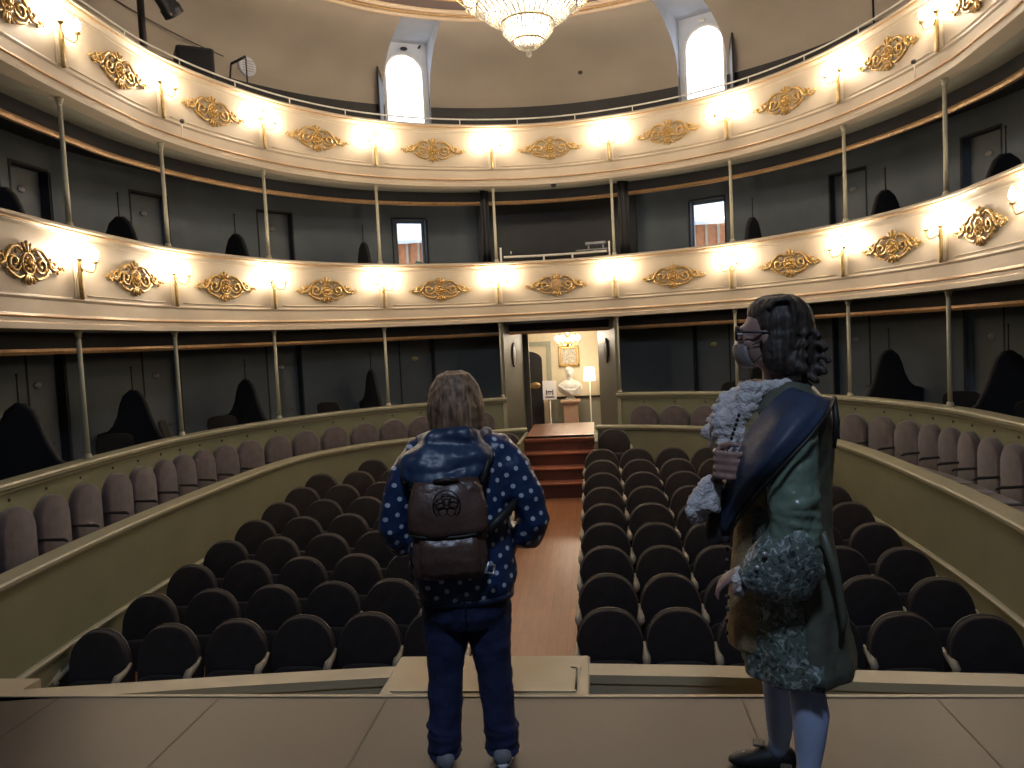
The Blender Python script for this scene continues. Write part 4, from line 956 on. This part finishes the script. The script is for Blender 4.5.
# right fist closed on the sash
FO=Vector((.018,-.135,.0))
mb.loft([[Vector(c)+FO+Vector((a*math.cos(2*PI*q/12),b*math.sin(2*PI*q/12),h*math.cos(2*PI*q/12+.6))) for q in range(12)] for c,a,b,h in(((-.255,-.02,1.165),.022,.026,.022),((-.25,-.045,1.20),.024,.028,.036),((-.238,-.06,1.235),.025,.028,.042),((-.218,-.065,1.262),.02,.022,.034))])
for i in range(4):
    z=1.279-.0268*i; k=[1,1.06,1.0,.88][i]
    mb.tube([FO+Vector(q) for q in ((-.250,-.060,z),(-.248,-.095,z),(-.243+.045*k,-.112,z-.003),(-.243+.088*k,-.102,z-.006),(-.243+.098*k,-.078,z-.006))],[.0113,.0113,.0108,.0104,.009],8)
mb.tube([FO+Vector(q) for q in ((-.238,-.03,1.250),(-.228,-.055,1.298),(-.195,-.075,1.306),(-.165,-.08,1.300))],[.014,.013,.012,.009],8)
organic(mb,'body','skin_man',Mn,.0072,2)
mb=MB(); 
for s in(-1,1):
    mb.ell((-.143,s*.033,1.682),(.010,.011,.008))
mb.build('eyes','paper',Mn)
# breeches and stockings, shoes
for (x,y),_ in LEG:
    mb=MB(); mb.tube([(x*.7,y,.80),(x*.85,y,.62),(x,y,.50),(x,y,.42)],[.092,.08,.066,.062],16); mb.build('breeches','breeches',Mn)
    mb=MB(); mb.tube([(x,y,.47),(x+.002,y,.40),(x+.012,y,.31),(x+.006,y,.2),(x,y,.11),(x-.01,y,.06)],[.056,.062,.065,.052,.039,.042],18); mb.build('stocking','stocking',Mn)
    mb=MB(); mb.loft([[Vector((xx,y+ww*math.cos(2*PI*q/14),.045+zz+hh*math.sin(2*PI*q/14))) for q in range(14)] for xx,ww,hh,zz in((x+.06,.02,.025,0),(x+.045,.036,.042,.005),(x,.042,.05,.008),(x-.06,.045,.042,0),(x-.12,.045,.03,-.012),(x-.17,.036,.02,-.02),(x-.19,.012,.008,-.025))]); sh=mb.build('shoe','black',Mn)
    mb=MB(); mb.bbox((x-.075,y,.098),(.04,.05,.01),.003); mb.build('buckle','chair_dark',sh)
# vest
mb=MB(); mb.loft([ering(-.075,0,.155,.15,.54,e=2.4),ering(-.07,0,.158,.155,.62,e=2.4),ering(-.055,0,.155,.155,.80),ering(-.045,0,.145,.15,.95),ering(-.04,0,.145,.15,1.1),ering(-.04,0,.150,.16,1.25),ering(-.02,0,.12,.14,1.38),ering(0,0,.07,.08,1.46)])
organic(mb,'waistcoat','vest',Mn,.010,3,.006,.05)
for i in range(13):
    z=.58+.045*i; x=-.232+.03*max(0,(z-.62))*1.1; mb=MB(); mb.ell((x+.010,-.055,z),(.009,.009,.009),8,6); mb.build('waistcoat_button','chair_dark',Mn)
# coat body
CR=[(.03,.012,.188,.212,.45),(.03,.01,.190,.216,.49),(.022,.008,.178,.205,.60),(.012,.004,.160,.19,.78),(.006,0,.148,.176,.95),(.006,0,.146,.172,1.08),(.012,0,.152,.185,1.22),(.018,0,.148,.192,1.34),(.022,0,.125,.175,1.42),(.022,0,.085,.11,1.475),(.018,0,.065,.075,1.505)]
def coatring(i,g=0,n=28):
    cx,cy,hx,hy,z=CR[i]; out=[]
    for q in range(n):
        t=2*PI*q/n; f=1+(.045*math.sin(9*t)+.02*math.sin(5*t+1))*max(0,(.95-z)/.5)
        out.append(Vector((cx+(hx+g)*f*math.cos(t),cy+(hy+g)*f*math.sin(t),z)))
    return out
mb=MB(); mb.loft([coatring(i,0,56) for i in range(len(CR))]); o=organic(mb,'coat','coat_plain',Mn,.0085,2,.012,.08)
mb=MB(); rings=[]
for i in range(0,6):
    cx,cy,hx,hy,z=CR[i]; r=[]
    for q in range(20):
        t=PI*(.93+.62*q/19); f=1+(.045*math.sin(9*t)+.02*math.sin(5*t+1))*max(0,(.95-z)/.5); r.append(Vector((cx+(hx+.014)*f*math.cos(t),cy+(hy+.014)*f*math.sin(t),z+(.0 if i else -.002))))
    rings.append(r)
mb.loft(rings,closed=False,caps=False); o=mb.build('coat_front_panel','brocade',Mn); s_=o.modifiers.new('s','SOLIDIFY'); s_.thickness=.01; s_.offset=0; ss=o.modifiers.new('u','SUBSURF'); ss.levels=1; ss.render_levels=2
mb=MB(); mb.loft([[Vector((cx+(hx+.016)*f*math.cos(t),cy+(hy+.016)*f*math.sin(t),z)) for t,f in [(2*PI*q/56,1+(.045*math.sin(9*2*PI*q/56)+.02*math.sin(5*2*PI*q/56+1))*1.05) for q in range(32,46)]] for cx,cy,hx,hy,z in((.03,.012,.188,.212,.455),(.03,.01,.186,.212,.545))],closed=False,caps=False); o=mb.build('hem_embroidery','brocade_dense',Mn); s_=o.modifiers.new('s','SOLIDIFY'); s_.thickness=.008
mb=MB(); mb.tube([(.11,-.19,1.0),(.15,-.17,.85),(.17,-.165,.7),(.16,-.15,.62)],[.012,.016,.014,.008],6); mb.build('back_pleat','coat_plain',Mn)
# sleeves
mb=MB(); mb.ell((.02,-.165,1.375),(.085,.06,.075)); mb.tube([(.02,-.165,1.39),(.018,-.215,1.28),(.018,-.245,1.15),(.015,-.255,1.03),(-.02,-.258,.97),(-.06,-.26,.93)],[.078,.088,.085,.080,.072,.066],18)
for q in range(9):
    z=1.12-.022*q; mb.tube([(.02+.075*math.cos(t),-.252+.075*math.sin(t)-.004,z+.02*math.cos(t*1.0+q)) for t in [PI+PI*i/9 for i in range(10)]],.010,6)
organic(mb,'sleeve','satin_green',Mn,.008,3,.022,.06)
mb=MB(); mb.ell((.02,.165,1.375),(.08,.06,.075)); mb.tube([(.02,.16,1.39),(-.04,.25,1.25),(-.13,.27,1.12),(-.19,.20,1.08),(-.23,.11,1.10)],[.076,.08,.074,.068,.062],14); organic(mb,'sleeve','satin_green',Mn,.010,3,.02,.06)
# big turned-back cuff
mb=MB(); R3=[]
ax=Vector((-.80,-.02,-.50)).normalized(); up_=Vector((-.5,0,.8)).normalized(); sd_=ax.cross(up_)
for p,a,b in(((.055,-.255,1.03),.085,.075),((.04,-.258,1.0),.125,.096),((-.03,-.262,.93),.150,.10),((-.10,-.262,.875),.115,.082),((-.145,-.26,.845),.075,.062),((-.15,-.26,.842),.045,.04)):
    r=[]
    for q in range(28):
        t=2*PI*q/28; dn=1.0+(.75 if math.sin(t)<0 else 0)*abs(math.sin(t))*(1.0 if a>.08 else .5); r.append(Vector(p)+up_*(a*math.sin(t)*.62*dn)+sd_*(b*math.cos(t)))
    R3.append(r)
mb.loft(R3); o=organic(mb,'cuff','brocade_dense',Mn,.008,3,.010,.05)
mb=MB(); 
for q in range(7):
    t=2*PI*q/7; mb.ell((-.158+.012*math.cos(t),-.262+.04*math.cos(t),.842+.035*math.sin(t)),(.02,.022,.02),8,6)
organic(mb,'wrist_ruffle','lace',Mn,.006,2,.01,.02)
for x,y,z in((-.075,-.358,.965),(-.10,-.345,.915)):
    mb=MB(); mb.ell((x,y,z),(.010,.008,.010),8,6); mb.build('cuff_button','silver',Mn)
# ruffles
mb=MB(); random.seed(5)
for i in range(11):
    t=i/10; x=-.105-.115*math.sin(PI*min(1,t*.62+.12)); z=1.475-.25*t; w=.05+.035*math.sin(PI*t)
    for q in range(5):
        y=(q-2)*.035; mb.ell((x+.012*math.sin(q*2.1+i)+abs(y)*.5,y,z+.012*math.cos(q*1.7+i*1.3)),(w*.85,.03,.026),8,6)
mb.tube([(-.02,-.06,1.49),(-.09,-.03,1.475),(-.11,.0,1.47),(-.09,.03,1.475),(-.02,.06,1.49),(.05,.03,1.51),(.05,-.03,1.51)],.028,10,closed=True)
organic(mb,'jabot','lace',Mn,.0065,1,.022,.025)
mb=MB()
for i in range(4):
    for q in range(12):
        t=2*PI*q/12; r=.035+.014*i; mb.ell((-.262-.012*i+.3*r*math.cos(t),-.165+r*math.cos(t)*.8,1.150-.026*i+r*math.sin(t)*.55),(.02,.02,.02),8,6)
mb.tube([(-.25,-.15,1.16),(-.28,-.165,1.07)],[.035,.06],12)
organic(mb,'cuff_ruffle','lace',Mn,.0065,1,.02,.022)
# sash over the chest
U=[(.02,-.10,1.50),(-.06,-.165,1.44),(-.12,-.20,1.36),(-.16,-.19,1.28),(-.185,-.17,1.235),(-.205,-.15,1.16),(-.235,-.09,1.08),(-.25,-.085,.99)]
Lw=[(.16,-.10,1.455),(.135,-.225,1.415),(.07,-.315,1.345),(-.02,-.345,1.25),(-.085,-.29,1.165),(-.13,-.185,1.09),(-.17,-.145,1.03),(-.20,-.12,.97)]
mb=MB(); vs=[]; nn=8
for i,(u,l) in enumerate(zip(U,Lw)):
    for j in range(nn+1):
        t=j/nn; p=Vector(u).lerp(Vector(l),t); p.y-=(.085 if i<5 else .04)*math.sin(PI*t)+.006*math.sin(j*2.4+i*.7); p.z+=.0*t; vs.append(p)
mb.add(vs,[(i*(nn+1)+j,i*(nn+1)+j+1,(i+1)*(nn+1)+j+1,(i+1)*(nn+1)+j) for i in range(len(U)-1) for j in range(nn)]); o=mb.build('sash','sash',Mn); s_=o.modifiers.new('s','SOLIDIFY'); s_.thickness=.012; u_=o.modifiers.new('u','SUBSURF'); u_.levels=1; u_.render_levels=2
mb=MB(); mb.tube([(.16,-.12,1.45),(.165,-.14,1.37),(.155,-.15,1.28)],[.01,.012,.006],6); mb.tube([Vector(p)+Vector((0,-.02,-.004)) for p in Lw],.006,6); mb.build('sash_border','black',Mn)
mb=MB(); mb.tube([(-.225,-.09,1.14),(-.235,-.085,1.06),(-.25,-.08,.97),(-.262,-.08,.92)],[.03,.038,.042,.03],10); mb.tube([(-.205,-.10,1.1),(-.21,-.10,1.0),(-.215,-.10,.93)],[.02,.028,.02],8); organic(mb,'hanging_cloth','breeches',Mn,.008,2,.015,.04)
mb=MB(); mb.ell((-.085,-.262,1.255),(.010,.008,.014),8,6); mb.ell((-.07,-.255,1.33),(.008,.006,.008),8,6); mb.build('brooch','silver',Mn)
# lapel with dark chain
mb=MB(); 
for i in range(9): t=i/8; mb.ell((-.150-.045*t,-.175+.02*t,1.40-.13*t),(.006,.006,.008),7,5)
mb.build('chain','black_metal',Mn)
# wig
mb=MB(); mb.ell((-.0,0,1.715),(.112,.100,.105)); mb.ell((.0,0,1.655),(.098,.104,.11)); mb.ell((-.03,0,1.755),(.09,.08,.062)); mb.ell((.05,0,1.62),(.075,.085,.10))
mb.ell((.025,-.03,1.575),(.06,.07,.055)); mb.ell((-.045,0,1.752),(.070,.080,.052))
for s in(-1,1): mb.ell((-.02,s*.078,1.605),(.05,.03,.075))
for s in(-1,1):
    for q in range(4): mb.tube([(.035+.01*q,s*(.092-.006*q),1.56+.04*q),(.075,s*(.08-.005*q),1.545+.04*q)],.022,8)
for x,z,r in((.118,1.61,.030),(.128,1.565,.032),(.115,1.525,.030),(.085,1.50,.028),(.10,1.655,.028)):
    for y in(-.055,-.018,.02,.055): mb.tube([(x+r*.8*math.cos(t),y+.012*t/3,z+r*.8*math.sin(t)) for t in [2*PI*i/9 for i in range(8)]],[.013]*8,7)
for i in range(16):
    y=-.09+.012*i; k=math.sqrt(max(.05,1-(y/.1)**2)); mb.tube([(-.100*k,y,1.762),(-.05*k,y,1.80-.02*(1-k)),(.03,y,1.805-.02*(1-k)),(.095*k,y,1.74),(.112*k,y,1.67)],[.006,.010,.011,.011,.008],6)
organic(mb,'wig','wig_hair',Mn,.0065,1,.006,.02)
mb=MB(); mb.bbox((.118,0,1.545),(.03,.11,.05),.012); mb.build('wig_ribbon','black',Mn)
# eye glasses and light face covering
mb=MB(); 
for s in(-1,1): mb.tube([(-.156,s*.035+.028*math.cos(t),1.682+.022*math.sin(t)) for t in [2*PI*i/14 for i in range(14)]],.0055,6,closed=True); mb.tube([(-.156,s*.062,1.688),(-.10,s*.08,1.685),(-.04,s*.086,1.68)],.004,6)
mb.tube([(-.158,-.01,1.685),(-.158,.01,1.685)],.004,6); gl=mb.build('glasses','black',Mn)
mb=MB(); 
rings=[]
for z,x0,hy in((1.655,-.150,.032),(1.630,-.163,.044),(1.60,-.158,.052),(1.57,-.146,.050),(1.555,-.130,.040)):
    rings.append([Vector((x0-.012+.085*(1-math.cos(t)),hy*1.35*math.sin(t),z)) for t in [-1.2+2.4*i/12 for i in range(13)]])
mb.loft(rings,closed=False,caps=False); o=mb.build('face_covering','mask_grey',Mn); s_=o.modifiers.new('s','SOLIDIFY'); s_.thickness=.003
mb=MB()
for s in(-1,1): mb.tube([(-.10,s*.062,1.64),(-.06,s*.08,1.655),(-.03,s*.086,1.66)],.002,5); mb.tube([(-.10,s*.060,1.575),(-.06,s*.078,1.61),(-.03,s*.086,1.64)],.002,5)
mb.build('ear_loop','black',Mn)
#PEOPLE-END

# ------------------------------------------------------------------ camera, light, world
def basis(yaw,pitch,roll):
    y,p,r=map(math.radians,(yaw,pitch,roll))
    f=Vector((-math.sin(y)*math.cos(p),math.cos(y)*math.cos(p),-math.sin(p))); rt=Vector((math.cos(y),math.sin(y),0)); up=rt.cross(f)
    return rt*math.cos(r)-up*math.sin(r), up*math.cos(r)+rt*math.sin(r), f
R0,U0,F0=basis(6.3,3.23,2.86)
cam=bpy.data.cameras.new('camera'); co=bpy.data.objects.new('camera',cam); col.objects.link(co)
cam.sensor_width=36; cam.lens=36*780/1024; cam.clip_start=.05
mt=Matrix((( R0.x,U0.x,-F0.x,.65),(R0.y,U0.y,-F0.y,0),(R0.z,U0.z,-F0.z,1.7),(0,0,0,1))); co.matrix_world=mt
sc.camera=co
def area(name,loc,target,size,power,color):
    l=bpy.data.lights.new(name,'AREA'); l.shape='RECTANGLE'; l.size,l.size_y=size; l.energy=power; l.color=color
    o=bpy.data.objects.new(name,l); col.objects.link(o); o.location=loc; o.rotation_euler=(Vector(target)-Vector(loc)).to_track_quat('-Z','Y').to_euler(); return o
area('stage_fill_light',(.7,-1.0,5.9),(.9,3.0,.9),(.6,.6),88,(.60,.75,1.0))  # unseen area light added overhead for the bluish light on the figures
w=bpy.data.worlds.new('sky'); sc.world=w; w.use_nodes=True; w.node_tree.nodes['Background'].inputs[0].default_value=(.86,.92,1,1); w.node_tree.nodes['Background'].inputs[1].default_value=2.2
vs=sc.view_settings; vs.view_transform='Standard'; vs.look='None'; vs.gamma=1; vs.use_curve_mapping=False; vs.exposure=.55
